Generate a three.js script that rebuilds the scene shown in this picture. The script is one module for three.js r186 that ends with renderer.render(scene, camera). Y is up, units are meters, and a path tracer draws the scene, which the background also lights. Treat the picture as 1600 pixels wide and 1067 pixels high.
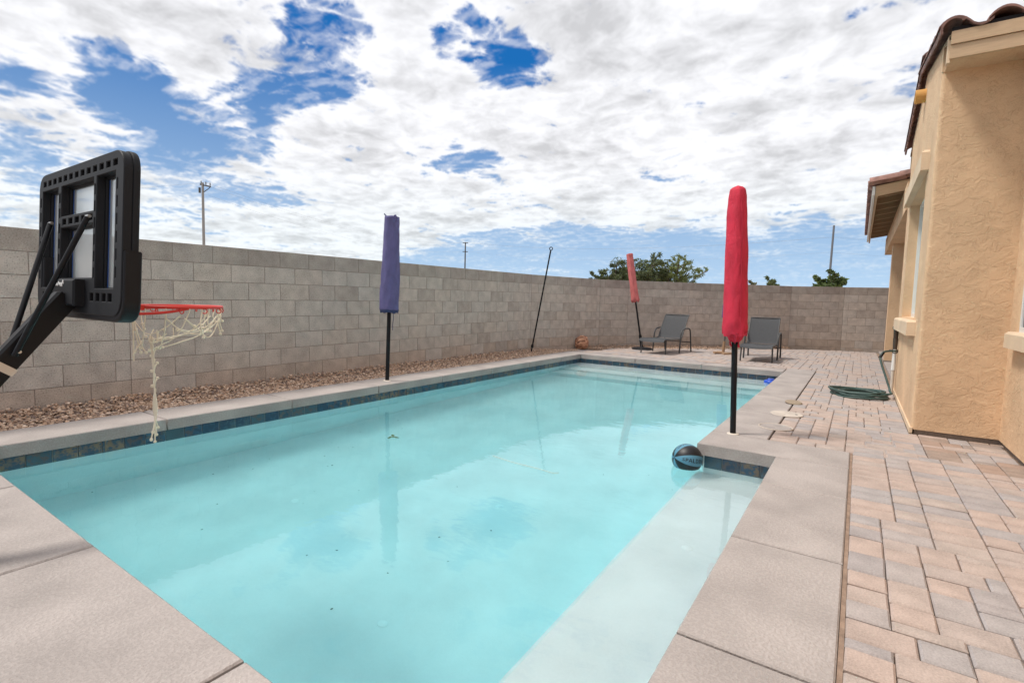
import * as THREE from 'three';
import { mergeGeometries } from 'three/addons/utils/BufferGeometryUtils.js';

// ------------------------------------------------------------------ camera, sky, sun, exposure
const scene = new THREE.Scene();
const camera = new THREE.PerspectiveCamera(67.21, 1024 / 682, 0.05, 4000);
camera.position.set(0, 1.1, 0);
camera.rotation.order = 'YXZ';
camera.rotation.set(-0.0784, 0.59198, 0.0256);

const renderer = new THREE.WebGLRenderer({ antialias: true });
renderer.toneMapping = THREE.LinearToneMapping;
renderer.toneMappingExposure = 1.18;
renderer.shadowMap.enabled = true;

const SUN_DIR = new THREE.Vector3(-0.40, 0.86, 0.27).normalize();
const sun = new THREE.DirectionalLight(new THREE.Color().setRGB(1.0, 0.95, 0.87), 2.6);
sun.position.copy(SUN_DIR).multiplyScalar(40).add(new THREE.Vector3(-3, 0, -6));
sun.target.position.set(-3, 0, -6);
sun.castShadow = true;
sun.shadow.radius = 20;
Object.assign(sun.shadow.camera, { left: -14, right: 14, top: 14, bottom: -14, near: 1, far: 80 });
sun.shadow.mapSize.set(2048, 2048);
scene.add(sun, sun.target);

// ------------------------------------------------------------------ random numbers and noise
function rng(seed) { let a = seed >>> 0; return () => { a = (a + 0x6D2B79F5) >>> 0; let t = a; t = Math.imul(t ^ (t >>> 15), t | 1); t ^= t + Math.imul(t ^ (t >>> 7), t | 61); return ((t ^ (t >>> 14)) >>> 0) / 4294967296; }; }
const PERM = new Uint8Array(512), GX = new Float64Array(256), GY = new Float64Array(256);
{ const r = rng(77); const p = [...Array(256).keys()]; for (let i = 255; i > 0; i--) { const j = Math.floor(r() * (i + 1)); [p[i], p[j]] = [p[j], p[i]]; } for (let i = 0; i < 512; i++) PERM[i] = p[i & 255]; for (let i = 0; i < 256; i++) { const a = r() * Math.PI * 2; GX[i] = Math.cos(a); GY[i] = Math.sin(a); } }
function gn(x, y, per = 256) {            // gradient noise about -0.7..0.7, periodic with `per`
  const xf = Math.floor(x), yf = Math.floor(y), u = x - xf, v = y - yf;
  const x0 = ((xf % per) + per) % per, y0 = ((yf % per) + per) % per, x1 = (x0 + 1) % per, y1 = (y0 + 1) % per;
  const a = PERM[PERM[x0 & 255] + (y0 & 255)], b = PERM[PERM[x1 & 255] + (y0 & 255)], c = PERM[PERM[x0 & 255] + (y1 & 255)], d = PERM[PERM[x1 & 255] + (y1 & 255)];
  const su = u * u * u * (u * (u * 6 - 15) + 10), sv = v * v * v * (v * (v * 6 - 15) + 10);
  const n0 = GX[a] * u + GY[a] * v, n1 = GX[b] * (u - 1) + GY[b] * v, n2 = GX[c] * u + GY[c] * (v - 1), n3 = GX[d] * (u - 1) + GY[d] * (v - 1);
  return n0 + su * (n1 - n0) + sv * (n2 - n0 + su * (n3 - n2 - n1 + n0));
}
function fbm(x, y, oct, per = 256, gain = 0.5) { let s = 0, a = 1, f = 1; for (let i = 0; i < oct; i++) { s += a * gn(x * f + i * 17.3 * (per === 256 ? 1 : 0), y * f, Math.min(256, per * f)); a *= gain; f *= 2; } return s; }
const clamp = (x, a = 0, b = 1) => Math.min(b, Math.max(a, x));
const smooth = (a, b, x) => { const t = clamp((x - a) / (b - a)); return t * t * (3 - 2 * t); };
const mix = (a, b, t) => a + (b - a) * t;

// ------------------------------------------------------------------ the sky: blue air and a broken sheet of high cloud
{
  const W = 4096, H = 2048, data = new Float32Array(W * H * 4);
  // clearer and fuller patches of the cloud sheet: azimuth east of +x (degrees), elevation (degrees), half sizes, weight
  const P = [
    [199.3, 17.1, 2.3, 2.2, -0.9], [196.4, 19.2, 1.0, 0.9, -0.45], [192.7, 16.3, 1.3, 1.0, -0.7], [201.3, 16.1, 2.2, 1.5, -0.5], [203.9, 14.5, 2.6, 1.2, -0.6], [208.0, 22.5, 1.5, 1.6, -0.6], [211.2, 19.3, 2.6, 1.7, -0.9],
    [216.8, 20.4, 2.8, 1.5, -0.9], [210.1, 16.6, 0.8, 1.5, -0.6], [214.4, 24.8, 2.7, 1.7, -0.5], [218.4, 26.1, 2.2, 1.5, -0.5], [193.8, 10.3, 2.4, 0.8, -0.7], [202.9, 12.1, 2.5, 1.0, -0.7], [206.0, 13.7, 1.6, 0.8, -0.5],
    [235.3, 24.1, 3.3, 1.7, -0.95], [233.3, 22.7, 1.5, 1.1, -0.4], [230.7, 15.1, 2.8, 1.5, -0.5], [227.8, 25.9, 0.9, 0.9, -0.5], [238.9, 18.4, 2.8, 0.8, -0.35], [219.3, 14.9, 1.9, 0.8, -0.3], [223.2, 16.2, 1.5, 0.7, -0.3],
    [269.5, 25.0, 2.1, 0.5, -0.5], [267.0, 21.0, 0.9, 0.5, -0.35], [201.8, 7.0, 3.0, 0.7, -0.35], [208.6, 9.2, 2.8, 0.7, -0.45], [213.2, 9.1, 1.2, 0.7, -0.35], [199.0, 19.6, 1.3, 0.9, -0.2], [204.5, 18.5, 2.6, 3.5, 0.35],
    [221.9, 22.4, 2.6, 3.2, 0.3], [225.9, 17.6, 6.1, 3.5, 0.3], [249.1, 19.1, 9.4, 5.6, 0.35], [264.3, 15.0, 6.1, 4.9, 0.35], [219.4, 8.9, 8.0, 3.2, 0.35], [197.9, 13.6, 4.1, 1.1, 0.35], [195.2, 17.7, 1.6, 1.8, 0.2],
    [213.8, 22.1, 1.2, 0.8, 0.2], [205.6, 23.2, 4.2, 1.9, 0.3], [201.3, 21.6, 2.9, 1.4, 0.3], [218.1, 24.1, 0.9, 0.7, 0.3],
    [199, 14, 12, 8, -0.16], [203, 11.5, 8, 2.5, -0.2],
  ].map(([az, el, rx, ry, w]) => [az, el, rx, ry, w]);
  const rowBlue = [];
  for (let j = H / 2; j < H; j++) {
    const el = ((j + 0.5) / H - 0.5) * Math.PI, y = Math.sin(el), cy = Math.cos(el), ed = el * 180 / Math.PI;
    const t = Math.pow(clamp(ed / 24), 0.75);
    const br = mix(0.50, 0.012, t), bg = mix(0.68, 0.135, t), bb = mix(0.85, 0.42, t);
    for (let i = 0; i < W; i++) {
      const az = ((i + 0.5) / W - 0.5) * 2 * Math.PI, x = Math.cos(az) * cy, z = Math.sin(az) * cy;
      let ad = az * 180 / Math.PI; if (ad < 0) ad += 360;
      const k = 1 / (y + 0.10), px = x * k, pz = z * k;
      // domain warp, then broad and fine structure; the fine one is billowy
      const wx = 0.06 * fbm(px * 4.3 + 9.2, pz * 4.3 + 3.1, 3), wz = 0.06 * fbm(px * 2.3 + 31.7, pz * 2.3 + 51.3, 3), qx = px + wx, qz = pz + wz;
      const broad = fbm(qx * 1.7 + 4.7, qz * 1.7 + 8.3, 4);
      let fine = 0, fa = 0.5, ff = 6.5; for (let q = 0; q < 6; q++) { fine += fa * (0.42 - 1.9 * Math.abs(gn(qx * ff + q * 13.7, qz * ff + q * 5.1))); fa *= 0.6; ff *= 2.03; }
      let bias = 0.0;
      for (const q of P) { let da = Math.abs(ad - q[0]); if (da > 180) da = 360 - da; const u = da / q[2], v = (ed - q[1]) / q[3], r2 = u * u + v * v; if (r2 < 9) bias += q[4] * (q[4] < 0 ? 1.05 : 0.8) * Math.exp(-r2 / (q[4] < 0 ? 1.75 : 1)); }
      // the sheet ends low over the horizon to the north, streaks go on lower down to the west
      const lowEnd = mix(7.6, 1.2, smooth(236, 212, ad) * smooth(120, 175, ad)) + 1.2 * fbm(ad * 0.12 + 3, 5.5, 3);
      const low = smooth(lowEnd - 1.4, lowEnd + 2.2, ed);
      const cov = 0.43 + 0.62 * broad + 0.90 * fine + bias - (1 - low) * 0.85;
      const veil = smooth(-0.45, 0.30, cov + 0.55 * fbm(qx * 9 + 3.3, qz * 17 + 1.1, 4, 256, 0.6)) * 0.42;
      const al = (1 - (1 - smooth(-0.02, 0.30, cov)) * (1 - veil)) * mix(0.75, 1, low);
      const lump = fbm(qx * 2.1 + 14.1, qz * 2.1 + 40.9, 3) + 0.75 * fbm(qx * 7 + 1.4, qz * 7 + 4.9, 5, 256, 0.62);
      const c = clamp(0.765 + 0.25 * lump + 0.20 * fine + 0.06 * smooth(0.55, 0.05, cov), 0.56, 0.87);
      const hz = smooth(16, 4, ed) * 0.05;
      const o = (j * W + i) * 4;
      data[o] = mix(br, c * (0.985 - hz), al); data[o + 1] = mix(bg, c * (0.99), al); data[o + 2] = mix(bb, c * 1.025, al); data[o + 3] = 1;
    }
  }
  const g = [0.36, 0.33, 0.3];
  for (let o = 0; o < W * H * 2; o += 4) { data[o] = g[0]; data[o + 1] = g[1]; data[o + 2] = g[2]; data[o + 3] = 1; }
  const sky = new THREE.DataTexture(data, W, H, THREE.RGBAFormat, THREE.FloatType);
  sky.mapping = THREE.EquirectangularReflectionMapping; sky.magFilter = sky.minFilter = THREE.LinearFilter; sky.colorSpace = THREE.LinearSRGBColorSpace; sky.needsUpdate = true;
  scene.background = sky; scene.environment = sky;
}
console.log('sky done');

// ------------------------------------------------------------------ helpers: names, things, parts
const taken = {};
function numbered(n) { const k = taken[n] = (taken[n] ?? -1) + 1; return k ? `${n}_${String(k).padStart(3, '0')}` : n; }
function shade(o) { o.traverse((m) => { if (m.isMesh) { m.castShadow = true; m.receiveShadow = true; } }); return o; }
function thing(name, label, category, pos = [0, 0, 0], turn = 0, group) {
  const o = new THREE.Group(); o.name = numbered(name); o.position.set(...pos); o.rotation.y = turn;
  o.userData = { label, category }; if (group) o.userData.group = group; scene.add(o); return o;
}
function structure(name) { const o = new THREE.Group(); o.name = numbered(name); o.userData = { kind: 'structure' }; scene.add(o); return o; }
function part(name, geo, mat, parent) { const m = new THREE.Mesh(geo, mat); m.name = name; m.castShadow = m.receiveShadow = true; parent.add(m); return m; }
function structMesh(name, geo, mat) { const m = part(numbered(name), geo, mat, scene); m.userData = { kind: 'structure' }; return m; }

// ------------------------------------------------------------------ helpers: geometry
function boxUV(g, ou = 0, ov = 0) {       // uv in metres from the geometry's own axes
  g = g.index ? g.toNonIndexed() : g; const p = g.attributes.position, n = p.count, uv = new Float32Array(n * 2);
  const a = new THREE.Vector3(), b = new THREE.Vector3(), c = new THREE.Vector3();
  for (let t = 0; t < n; t += 3) {
    a.fromBufferAttribute(p, t); b.fromBufferAttribute(p, t + 1); c.fromBufferAttribute(p, t + 2);
    const nn = b.clone().sub(a).cross(c.clone().sub(a)), X = Math.abs(nn.x), Y = Math.abs(nn.y), Z = Math.abs(nn.z);
    for (let k = 0; k < 3; k++) { const q = [a, b, c][k]; const [u, v] = Y >= X && Y >= Z ? [q.x, q.z] : X >= Z ? [q.z, q.y] : [q.x, q.y]; uv[(t + k) * 2] = u + ou; uv[(t + k) * 2 + 1] = v + ov; }
  }
  g.setAttribute('uv', new THREE.BufferAttribute(uv, 2)); return g;
}
function box(x0, x1, y0, y1, z0, z1) { const g = new THREE.BoxGeometry(Math.abs(x1 - x0), Math.abs(y1 - y0), Math.abs(z1 - z0)); g.translate((x0 + x1) / 2, (y0 + y1) / 2, (z0 + z1) / 2); return boxUV(g); }
function slab(w, h, d, c, ou = 0, ov = 0, bottom = false) { // box on y=0, its upper edges chamfered by c
  const x = w / 2, z = d / 2, P = [], q = (a, b, cc, dd) => P.push(...a, ...b, ...cc, ...a, ...cc, ...dd);
  const B = [[-x, 0, z], [x, 0, z], [x, 0, -z], [-x, 0, -z]], M = [[-x, h - c, z], [x, h - c, z], [x, h - c, -z], [-x, h - c, -z]], T = [[-x + c, h, z - c], [x - c, h, z - c], [x - c, h, -z + c], [-x + c, h, -z + c]];
  for (let i = 0; i < 4; i++) { const j = (i + 1) % 4; q(B[i], B[j], M[j], M[i]); q(M[i], M[j], T[j], T[i]); }
  q(T[0], T[1], T[2], T[3]); if (bottom) q(B[3], B[2], B[1], B[0]);
  const g = new THREE.BufferGeometry(); g.setAttribute('position', new THREE.BufferAttribute(new Float32Array(P), 3)); g.computeVertexNormals(); return boxUV(g, ou, ov);
}
function rbox(w, h, d, c, ou, ov) { const g = slab(w, h, d, c, ou, ov, true); return g; }
function tube(pts, r, seg = 24, rad = 8, closed = false) { return new THREE.TubeGeometry(new THREE.CatmullRomCurve3(pts.map((p) => new THREE.Vector3(...p)), closed, 'catmullrom', 0.5), seg, r, rad, closed); }
function rod(a, b, r, r2 = r, rad = 10) {
  const A = new THREE.Vector3(...a), B = new THREE.Vector3(...b), d = B.clone().sub(A), g = new THREE.CylinderGeometry(r2, r, d.length(), rad);
  g.applyQuaternion(new THREE.Quaternion().setFromUnitVectors(new THREE.Vector3(0, 1, 0), d.clone().normalize())); g.translate(...A.clone().add(B).multiplyScalar(0.5).toArray()); return g;
}
function beam(a, b, w, h, c = 0.004) {     // rectangular bar from a to b
  const A = new THREE.Vector3(...a), B = new THREE.Vector3(...b), d = B.clone().sub(A), L = d.length(), g = slab(w, h, L, Math.min(c, w / 3, h / 3), 0, 0, true); g.translate(0, -h / 2, 0);
  const m = new THREE.Matrix4().lookAt(A, B, new THREE.Vector3(0, 1, 0)); g.applyMatrix4(m); g.translate(...A.clone().add(B).multiplyScalar(0.5).toArray()); return g;
}
function lathe(pts, seg = 24) { return new THREE.LatheGeometry(pts.map(([r, y]) => new THREE.Vector2(r, y)), seg); }
function shapeOf(pts) { const s = new THREE.Shape(); pts.forEach(([x, y], i) => (i ? s.lineTo(x, y) : s.moveTo(x, y))); s.closePath(); return s; }

// ------------------------------------------------------------------ helpers: textures
function tex(w, h, f, repeat = 1, srgb = true) {
  const d = new Uint8Array(w * h * 4);
  for (let j = 0; j < h; j++) for (let i = 0; i < w; i++) { const v = f(i / w, j / h, i, j), o = (j * w + i) * 4; if (typeof v === 'number') { d[o] = d[o + 1] = d[o + 2] = (srgb ? Math.pow(clamp(v), 1 / 2.2) : clamp(v)) * 255; } else { d[o] = clamp(v[0]) * 255; d[o + 1] = clamp(v[1]) * 255; d[o + 2] = clamp(v[2]) * 255; } d[o + 3] = 255; }
  const t = new THREE.DataTexture(d, w, h, THREE.RGBAFormat); t.wrapS = t.wrapT = THREE.RepeatWrapping; t.magFilter = THREE.LinearFilter; t.minFilter = THREE.LinearMipmapLinearFilter; t.generateMipmaps = true;
  if (srgb) t.colorSpace = THREE.SRGBColorSpace; t.repeat.set(repeat, repeat); t.needsUpdate = true; return t;
}
const hash = (() => { const r = rng(5); const a = new Float32Array(65536); for (let i = 0; i < 65536; i++) a[i] = r(); return (i, j) => a[((i * 197 + j * 7919) ^ (j * 31 + i * 3)) & 65535]; })();
// concrete: pores, fine grain, soft patches
const blockTex = tex(1024, 1024, (u, v, i, j) => { const n = fbm(u * 11, v * 11, 6, 11), g = hash(i, j), m = fbm(u * 150, v * 150, 2, 150); return 0.80 + 0.17 * n + 0.12 * (g - 0.5) + 0.17 * m - (m < -0.42 ? 0.18 : 0); }, 1 / 1.7);
const blockBump = tex(512, 512, (u, v, i, j) => { const m = fbm(u * 90, v * 90, 3, 90); return 0.6 + 0.35 * m + 0.12 * (hash(i, j) - 0.5); }, 1 / 0.9, false);
// sprayed acrylic deck: flattened spatters over a mottled coat
const deckTex = tex(1024, 1024, (u, v, i, j) => { const a = fbm(u * 4, v * 4, 5, 4), s = fbm(u * 110 + 0.4 * a, v * 110, 3, 110), w = smooth(-0.16, 0.22, s); return 0.85 + 0.19 * a + 0.075 * (w - 0.5) + 0.12 * fbm(u * 240, v * 240, 2, 240) + 0.10 * (hash(i, j) - 0.5); }, 1 / 1.5);
const deckBump = tex(1024, 1024, (u, v) => { const a = fbm(u * 5, v * 5, 4, 5); return smooth(-0.12, 0.2, fbm(u * 110 + 0.4 * a, v * 110, 3, 110)); }, 1 / 1.5, false);
const paverTex = tex(512, 512, (u, v, i, j) => { const n = fbm(u * 6, v * 6, 5, 6), g = hash(i + 31, j + 7), m = fbm(u * 110, v * 110, 2, 110); return 0.82 + 0.17 * n + 0.16 * (g - 0.5) + 0.16 * m; }, 1 / 0.8);
const paverBump = tex(512, 512, (u, v, i, j) => 0.55 + 0.3 * fbm(u * 110, v * 110, 3, 110) + 0.25 * fbm(u * 24, v * 24, 3, 24), 1 / 0.8, false);
// hand trowelled stucco: overlapping plates with raised curling edges
const stuccoH = (u, v) => {
  const P = 6, wx = fbm(u * P + 3.3, v * P + 1.7, 4, P) * 0.55, wy = fbm(u * P + 7.1, v * P + 4.9, 4, P) * 0.55;
  const a = fbm(u * P * 1 + wx * 2.6, v * P * 2 + wy * 2.6, 4, P), e = 1 - Math.abs(a) / 0.05;
  const b = fbm(u * P * 3 + wy * 5.0 + 0.5, v * P * 4 + wx * 5.0 + 0.25, 3, P * 3), e2 = 1 - Math.abs(b) / 0.07;
  return 0.32 + 0.28 * smooth(-0.4, 0.4, a) + 0.33 * smooth(0, 1, e) * smooth(-0.25, 0.2, wx) + 0.26 * smooth(0, 1, e2) * smooth(0.16, -0.12, wy) + 0.05 * fbm(u * 160, v * 160, 2, 160);
};
const stuccoBump = tex(1024, 1024, (u, v) => stuccoH(u, v), 1 / 0.74, false);
const stuccoTex = tex(512, 512, (u, v, i, j) => 0.86 + 0.15 * fbm(u * 4, v * 4, 6, 4) + 0.06 * (hash(i, j) - 0.5), 1 / 2.3);
const plasterTex = tex(512, 512, (u, v, i, j) => 0.955 + 0.09 * fbm(u * 5, v * 5, 6, 5) + 0.03 * (hash(i, j) - 0.5), 1 / 2.5);
const clayTex = tex(256, 256, (u, v, i, j) => { const n = fbm(u * 5, v * 5, 5, 5); return 0.80 + 0.42 * n + 0.08 * (hash(i, j) - 0.5); }, 1 / 0.6);
const woodTex = tex(256, 256, (u, v, i, j) => 0.84 + 0.12 * fbm(u * 3, v * 40, 4, 3) + 0.05 * (hash(i, j) - 0.5), 1 / 0.6);
const soilTex = tex(512, 512, (u, v, i, j) => 0.75 + 0.3 * fbm(u * 20, v * 20, 5, 20) + 0.2 * (hash(i, j) - 0.5), 1 / 1.2);
const weaveBump = tex(128, 128, (u, v) => 0.5 + 0.25 * Math.sin(u * Math.PI * 32) * (Math.sin(v * Math.PI * 32) > 0 ? 1 : -1) + 0.2 * Math.cos(v * Math.PI * 64), 1 / 0.06, false);
const weaveTex = tex(256, 256, (u, v, i, j) => 0.8 + 0.14 * ((i >> 1) + (j >> 1) & 1) + 0.1 * (hash(i, j) - 0.5) + 0.08 * fbm(u * 6, v * 6, 3, 6), 1 / 0.3);
const fabricTex = tex(256, 256, (u, v, i, j) => 0.88 + 0.20 * fbm(u * 4, v * 4, 5, 4) + 0.05 * (hash(i, j) - 0.5), 1);
const clothBump = tex(512, 512, (u, v) => { const w = 0.5 * fbm(u * 4, v * 4, 3, 4); return 0.5 + 0.55 * fbm(u * 5 + w, v * 9 + 1.6 * w, 4, 5, 0.55) + 0.25 * Math.pow(Math.abs(fbm(u * 8 + w * 2, v * 4 - w, 3, 8)), 0.7); }, 1, false);
const waterBump = tex(1024, 1024, (u, v) => { const w = 0.4 * fbm(u * 6 + 1, v * 6, 2, 6); return 0.5 + 0.42 * fbm(u * 9 + w, v * 22 + w, 3, 9) + 0.12 * fbm(u * 40, v * 60 + w, 2, 40); }, 1 / 3.2, false);

// ------------------------------------------------------------------ helpers: materials
const col = (r, g, b) => new THREE.Color().setRGB(r, g, b);
function mat(c, o = {}) { return new THREE.MeshStandardMaterial({ color: col(...c), roughness: 0.85, metalness: 0, ...o }); }
const M = {
  deck: mat([0.435, 0.385, 0.362], { map: deckTex, bumpMap: deckBump, bumpScale: 0.0009, roughness: 0.86 }),
  mortar: mat([0.34, 0.285, 0.245], { map: blockTex, roughness: 0.95 }),
  sand: mat([0.36, 0.25, 0.185], { map: soilTex, roughness: 1 }),
  soil: mat([0.26, 0.18, 0.125], { map: soilTex, roughness: 1 }),
  desert: mat([0.36, 0.28, 0.21], { map: soilTex, roughness: 1 }),
  plaster: mat([0.93, 0.935, 0.935], { map: plasterTex, roughness: 0.8 }),
  stucco: mat([0.79, 0.545, 0.34], { map: stuccoTex, bumpMap: stuccoBump, bumpScale: 0.0072, roughness: 0.92 }),
  trim: mat([0.78, 0.60, 0.42], { map: stuccoTex, bumpMap: blockBump, bumpScale: 0.002, roughness: 0.9 }),
  fascia: mat([0.62, 0.43, 0.265], { map: woodTex, roughness: 0.7 }),
  rafter: mat([0.40, 0.265, 0.155], { map: woodTex, roughness: 0.8 }),
  clay: mat([0.30, 0.165, 0.135], { map: clayTex, roughness: 0.85 }),
  clay2: mat([0.24, 0.14, 0.12], { map: clayTex, roughness: 0.85 }),
  clay3: mat([0.37, 0.20, 0.165], { map: clayTex, roughness: 0.85 }),
  tar: mat([0.022, 0.022, 0.025], { roughness: 0.9 }),
  terracotta: mat([0.62, 0.33, 0.095], { roughness: 0.8 }),
  white: mat([0.80, 0.80, 0.78], { roughness: 0.45 }),
  frame: mat([0.74, 0.73, 0.70], { roughness: 0.4 }),
  glass: new THREE.MeshPhysicalMaterial({ color: col(0.9, 0.95, 0.95), roughness: 0.02, transmission: 1, thickness: 0, ior: 1.5 }),
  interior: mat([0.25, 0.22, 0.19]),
  blind: mat([0.62, 0.6, 0.55]),
  black: new THREE.MeshPhysicalMaterial({ color: col(0.009, 0.009, 0.011), roughness: 0.45, specularIntensity: 0.5 }),
  blackSteel: new THREE.MeshPhysicalMaterial({ color: col(0.008, 0.008, 0.010), roughness: 0.38, specularIntensity: 0.5 }),
  blackPlastic: new THREE.MeshPhysicalMaterial({ color: col(0.011, 0.012, 0.015), roughness: 0.55, specularIntensity: 0.5 }),
  red: mat([0.66, 0.032, 0.018], { roughness: 0.4 }),
  cord: mat([0.80, 0.71, 0.56], { roughness: 0.9 }),
  steel: mat([0.62, 0.62, 0.62], { roughness: 0.3, metalness: 1 }),
  sling: mat([0.06, 0.062, 0.068], { map: weaveTex, bumpMap: weaveBump, bumpScale: 0.001, roughness: 0.75 }),
  bronze: mat([0.055, 0.055, 0.057], { roughness: 0.45 }),
  hose: mat([0.040, 0.080, 0.072], { roughness: 0.45 }),
  hoseLight: mat([0.10, 0.16, 0.145], { roughness: 0.5 }),
  brass: mat([0.10, 0.075, 0.06], { roughness: 0.5, metalness: 0.5 }),
  pipe: mat([0.62, 0.55, 0.47], { roughness: 0.6 }),
  redCloth: mat([0.67, 0.024, 0.062], { map: fabricTex, bumpMap: clothBump, bumpScale: 0.004, roughness: 0.75 }),
  fadedCloth: mat([0.62, 0.16, 0.155], { map: fabricTex, bumpMap: clothBump, bumpScale: 0.004, roughness: 0.85 }),
  navyCloth: mat([0.125, 0.112, 0.27], { map: fabricTex, bumpMap: clothBump, bumpScale: 0.004, roughness: 0.8 }),
  navyDark: mat([0.035, 0.05, 0.13], { roughness: 0.8 }),
  purpleCloth: mat([0.13, 0.10, 0.26], { map: fabricTex, bumpMap: clothBump, bumpScale: 0.004, roughness: 0.8 }),
  wood: mat([0.40, 0.25, 0.15], { map: woodTex, roughness: 0.8 }),
  poleGrey: mat([0.33, 0.31, 0.29], { roughness: 0.85 }),
  poleDark: mat([0.10, 0.095, 0.09], { roughness: 0.85 }),
};
const aniso = 0;

// ------------------------------------------------------------------ the ground, with the pool's pit left open
{
  const s = shapeOf([[-900, -900], [900, -900], [900, 900], [-900, 900]]);
  const hole = new THREE.Path(); [[-5.1, 0.70], [-0.35, 0.70], [-0.35, 10.1], [-5.1, 10.1]].forEach(([x, y], i) => (i ? hole.lineTo(x, y) : hole.moveTo(x, y))); hole.closePath(); s.holes.push(hole);
  const g = new THREE.ShapeGeometry(s); g.rotateX(-Math.PI / 2); structMesh('ground', boxUV(g.translate(0, -0.14, 0)), M.desert);
}

// ------------------------------------------------------------------ the pool: basin, waterline tiles, water, coping
const WATER = -0.18;
const basin = structure('pool_basin');
const FLOOR = -1.18;
part('floor', box(-5.2, -0.2, FLOOR - 0.2, FLOOR, 0.5, -10.3), M.plaster, basin);
part('side_wall', box(-5.17, -4.97, FLOOR - 0.01, -0.1, -0.55, -10.2), M.plaster, basin);
part('end_wall', box(-4.97, -0.97, FLOOR - 0.01, -0.1, -10.04, -10.2), M.plaster, basin);
part('side_wall', box(-0.97, -0.2, FLOOR - 0.01, -0.1, -4.27, -10.2), M.plaster, basin);
part('side_wall', box(-0.40, -0.2, FLOOR - 0.01, -0.1, -0.55, -4.27), M.plaster, basin);
part('end_wall', box(-4.97, -0.40, FLOOR - 0.01, -0.1, -0.74, -0.55), M.plaster, basin);
part('bench', slab(0.64, -0.40 - FLOOR, 3.55, 0.02).translate(-0.70, FLOOR, -2.505), M.plaster, basin);
[[0.13, 0.50], [0.36, 0.90], [0.60, 1.30]].forEach(([d, run]) => part('step', slab(4.02, WATER - d - FLOOR, run + 0.02, 0.02).translate(-2.97, FLOOR, -10.05 + run / 2), M.plaster, basin));
// in-floor cleaning heads
{ const headMat = mat([0.95, 0.96, 0.96], { roughness: 0.4 }), head = lathe([[0.032, 0], [0.032, 0.004], [0.024, 0.007], [0, 0.008]], 16);
  for (const [x, z, y] of [[-3.62, -2.35, FLOOR], [-2.05, -1.85, FLOOR], [-2.7, -4.6, FLOOR], [-2.3, -3.3, FLOOR], [-3.2, -6.8, FLOOR], [-0.72, -2.9, -0.40]]) part('cleaning_head', head, headMat, basin).position.set(x, y, z); }
// slate waterline tiles
{
  const r = rng(21), mats = [];
  const pal = [[0.025, 0.085, 0.155], [0.035, 0.095, 0.15], [0.085, 0.08, 0.085], [0.015, 0.05, 0.10], [0.19, 0.14, 0.095], [0.03, 0.075, 0.13], [0.045, 0.095, 0.125]];
  for (let k = 0; k < 14; k++) {
    const a = pal[Math.floor(r() * 7)], b = pal[Math.floor(r() * 7)], c = pal[k % 7], ox = r() * 50, oy = r() * 50; r.k = r() * 1.6;
    const t = tex(96, 96, (u, v, i, j) => { const n = smooth(-0.25, 0.3, fbm(u * (1.6 + r.k) + ox, v * (1.6 + r.k) + oy, 4)), m = smooth(0.0, 0.35, fbm(u * 4 + oy, v * 4 + ox, 3)), g = 0.85 + 0.3 * hash(i + k * 9, j); return [0, 1, 2].map((q) => Math.pow(mix(mix(a[q], c[q], n), b[q], m) * g * 1.1, 1 / 2.2)); });
    mats.push(new THREE.MeshStandardMaterial({ map: t, roughness: 0.28 }));
  }
  const grout = mat([0.34, 0.34, 0.32]);
  const W = 0.152, geo = []; for (let k = 0; k < 3; k++) { const g = slab(W - 0.005, 0.010, 0.148, 0.002); const uv = g.attributes.uv; for (let i = 0; i < uv.count; i++) uv.setXY(i, uv.getX(i) / W + 0.5 + k * 0.13, uv.getY(i) / W + 0.5); g.rotateX(Math.PI / 2); geo.push(g); }
  const run = (x0, z0, x1, z1, ry) => {       // faces +z when ry = 0
    const L = Math.hypot(x1 - x0, z1 - z0), n = Math.round(L / W), w = L / n;
    const bed = part('grout', rbox(L, 0.15, 0.012, 0.001).translate(0, -0.248, 0), grout, basin); bed.position.set((x0 + x1) / 2, 0, (z0 + z1) / 2); bed.rotation.y = ry;
    for (let i = 0; i < n; i++) { const t = (i + 0.5) / n, m = part('tile', geo[Math.floor(r() * 3)], mats[Math.floor(r() * 14)], basin); m.scale.x = w / W; m.rotation.order = 'YXZ'; m.rotation.z = r() < 0.5 ? Math.PI : 0; m.position.set(mix(x0, x1, t) + Math.sin(ry) * 0.003, -0.174, mix(z0, z1, t) + Math.cos(ry) * 0.003); m.rotation.y = ry; }
  };
  run(-4.966, -0.76, -4.966, -10.03, Math.PI / 2);
  run(-4.96, -10.036, -0.98, -10.036, 0);
  run(-0.96, -4.266, -0.41, -4.266, 0);
  run(-0.974, -10.02, -0.974, -4.29, -Math.PI / 2);
  run(-0.404, -4.25, -0.404, -0.76, -Math.PI / 2);
  run(-0.42, -0.744, -4.95, -0.744, Math.PI);
}
// the water body
{
  const s = shapeOf([[-4.99, 0.72], [-0.38, 0.72], [-0.38, 4.29], [-0.95, 4.29], [-0.95, 10.06], [-4.99, 10.06]]);
  const g = new THREE.ExtrudeGeometry(s, { depth: WATER - FLOOR + 0.06, bevelEnabled: false }); g.rotateX(-Math.PI / 2); g.translate(0, FLOOR - 0.06, 0);
  const water = new THREE.MeshPhysicalMaterial({ color: 0xffffff, roughness: 0.0, transmission: 1, thickness: 1.2, ior: 1.38, attenuationColor: col(0.595, 0.957, 0.995), attenuationDistance: 1.6, bumpMap: waterBump, bumpScale: 0.0010 });
  structMesh('pool_water', boxUV(g), water);
}
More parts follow.
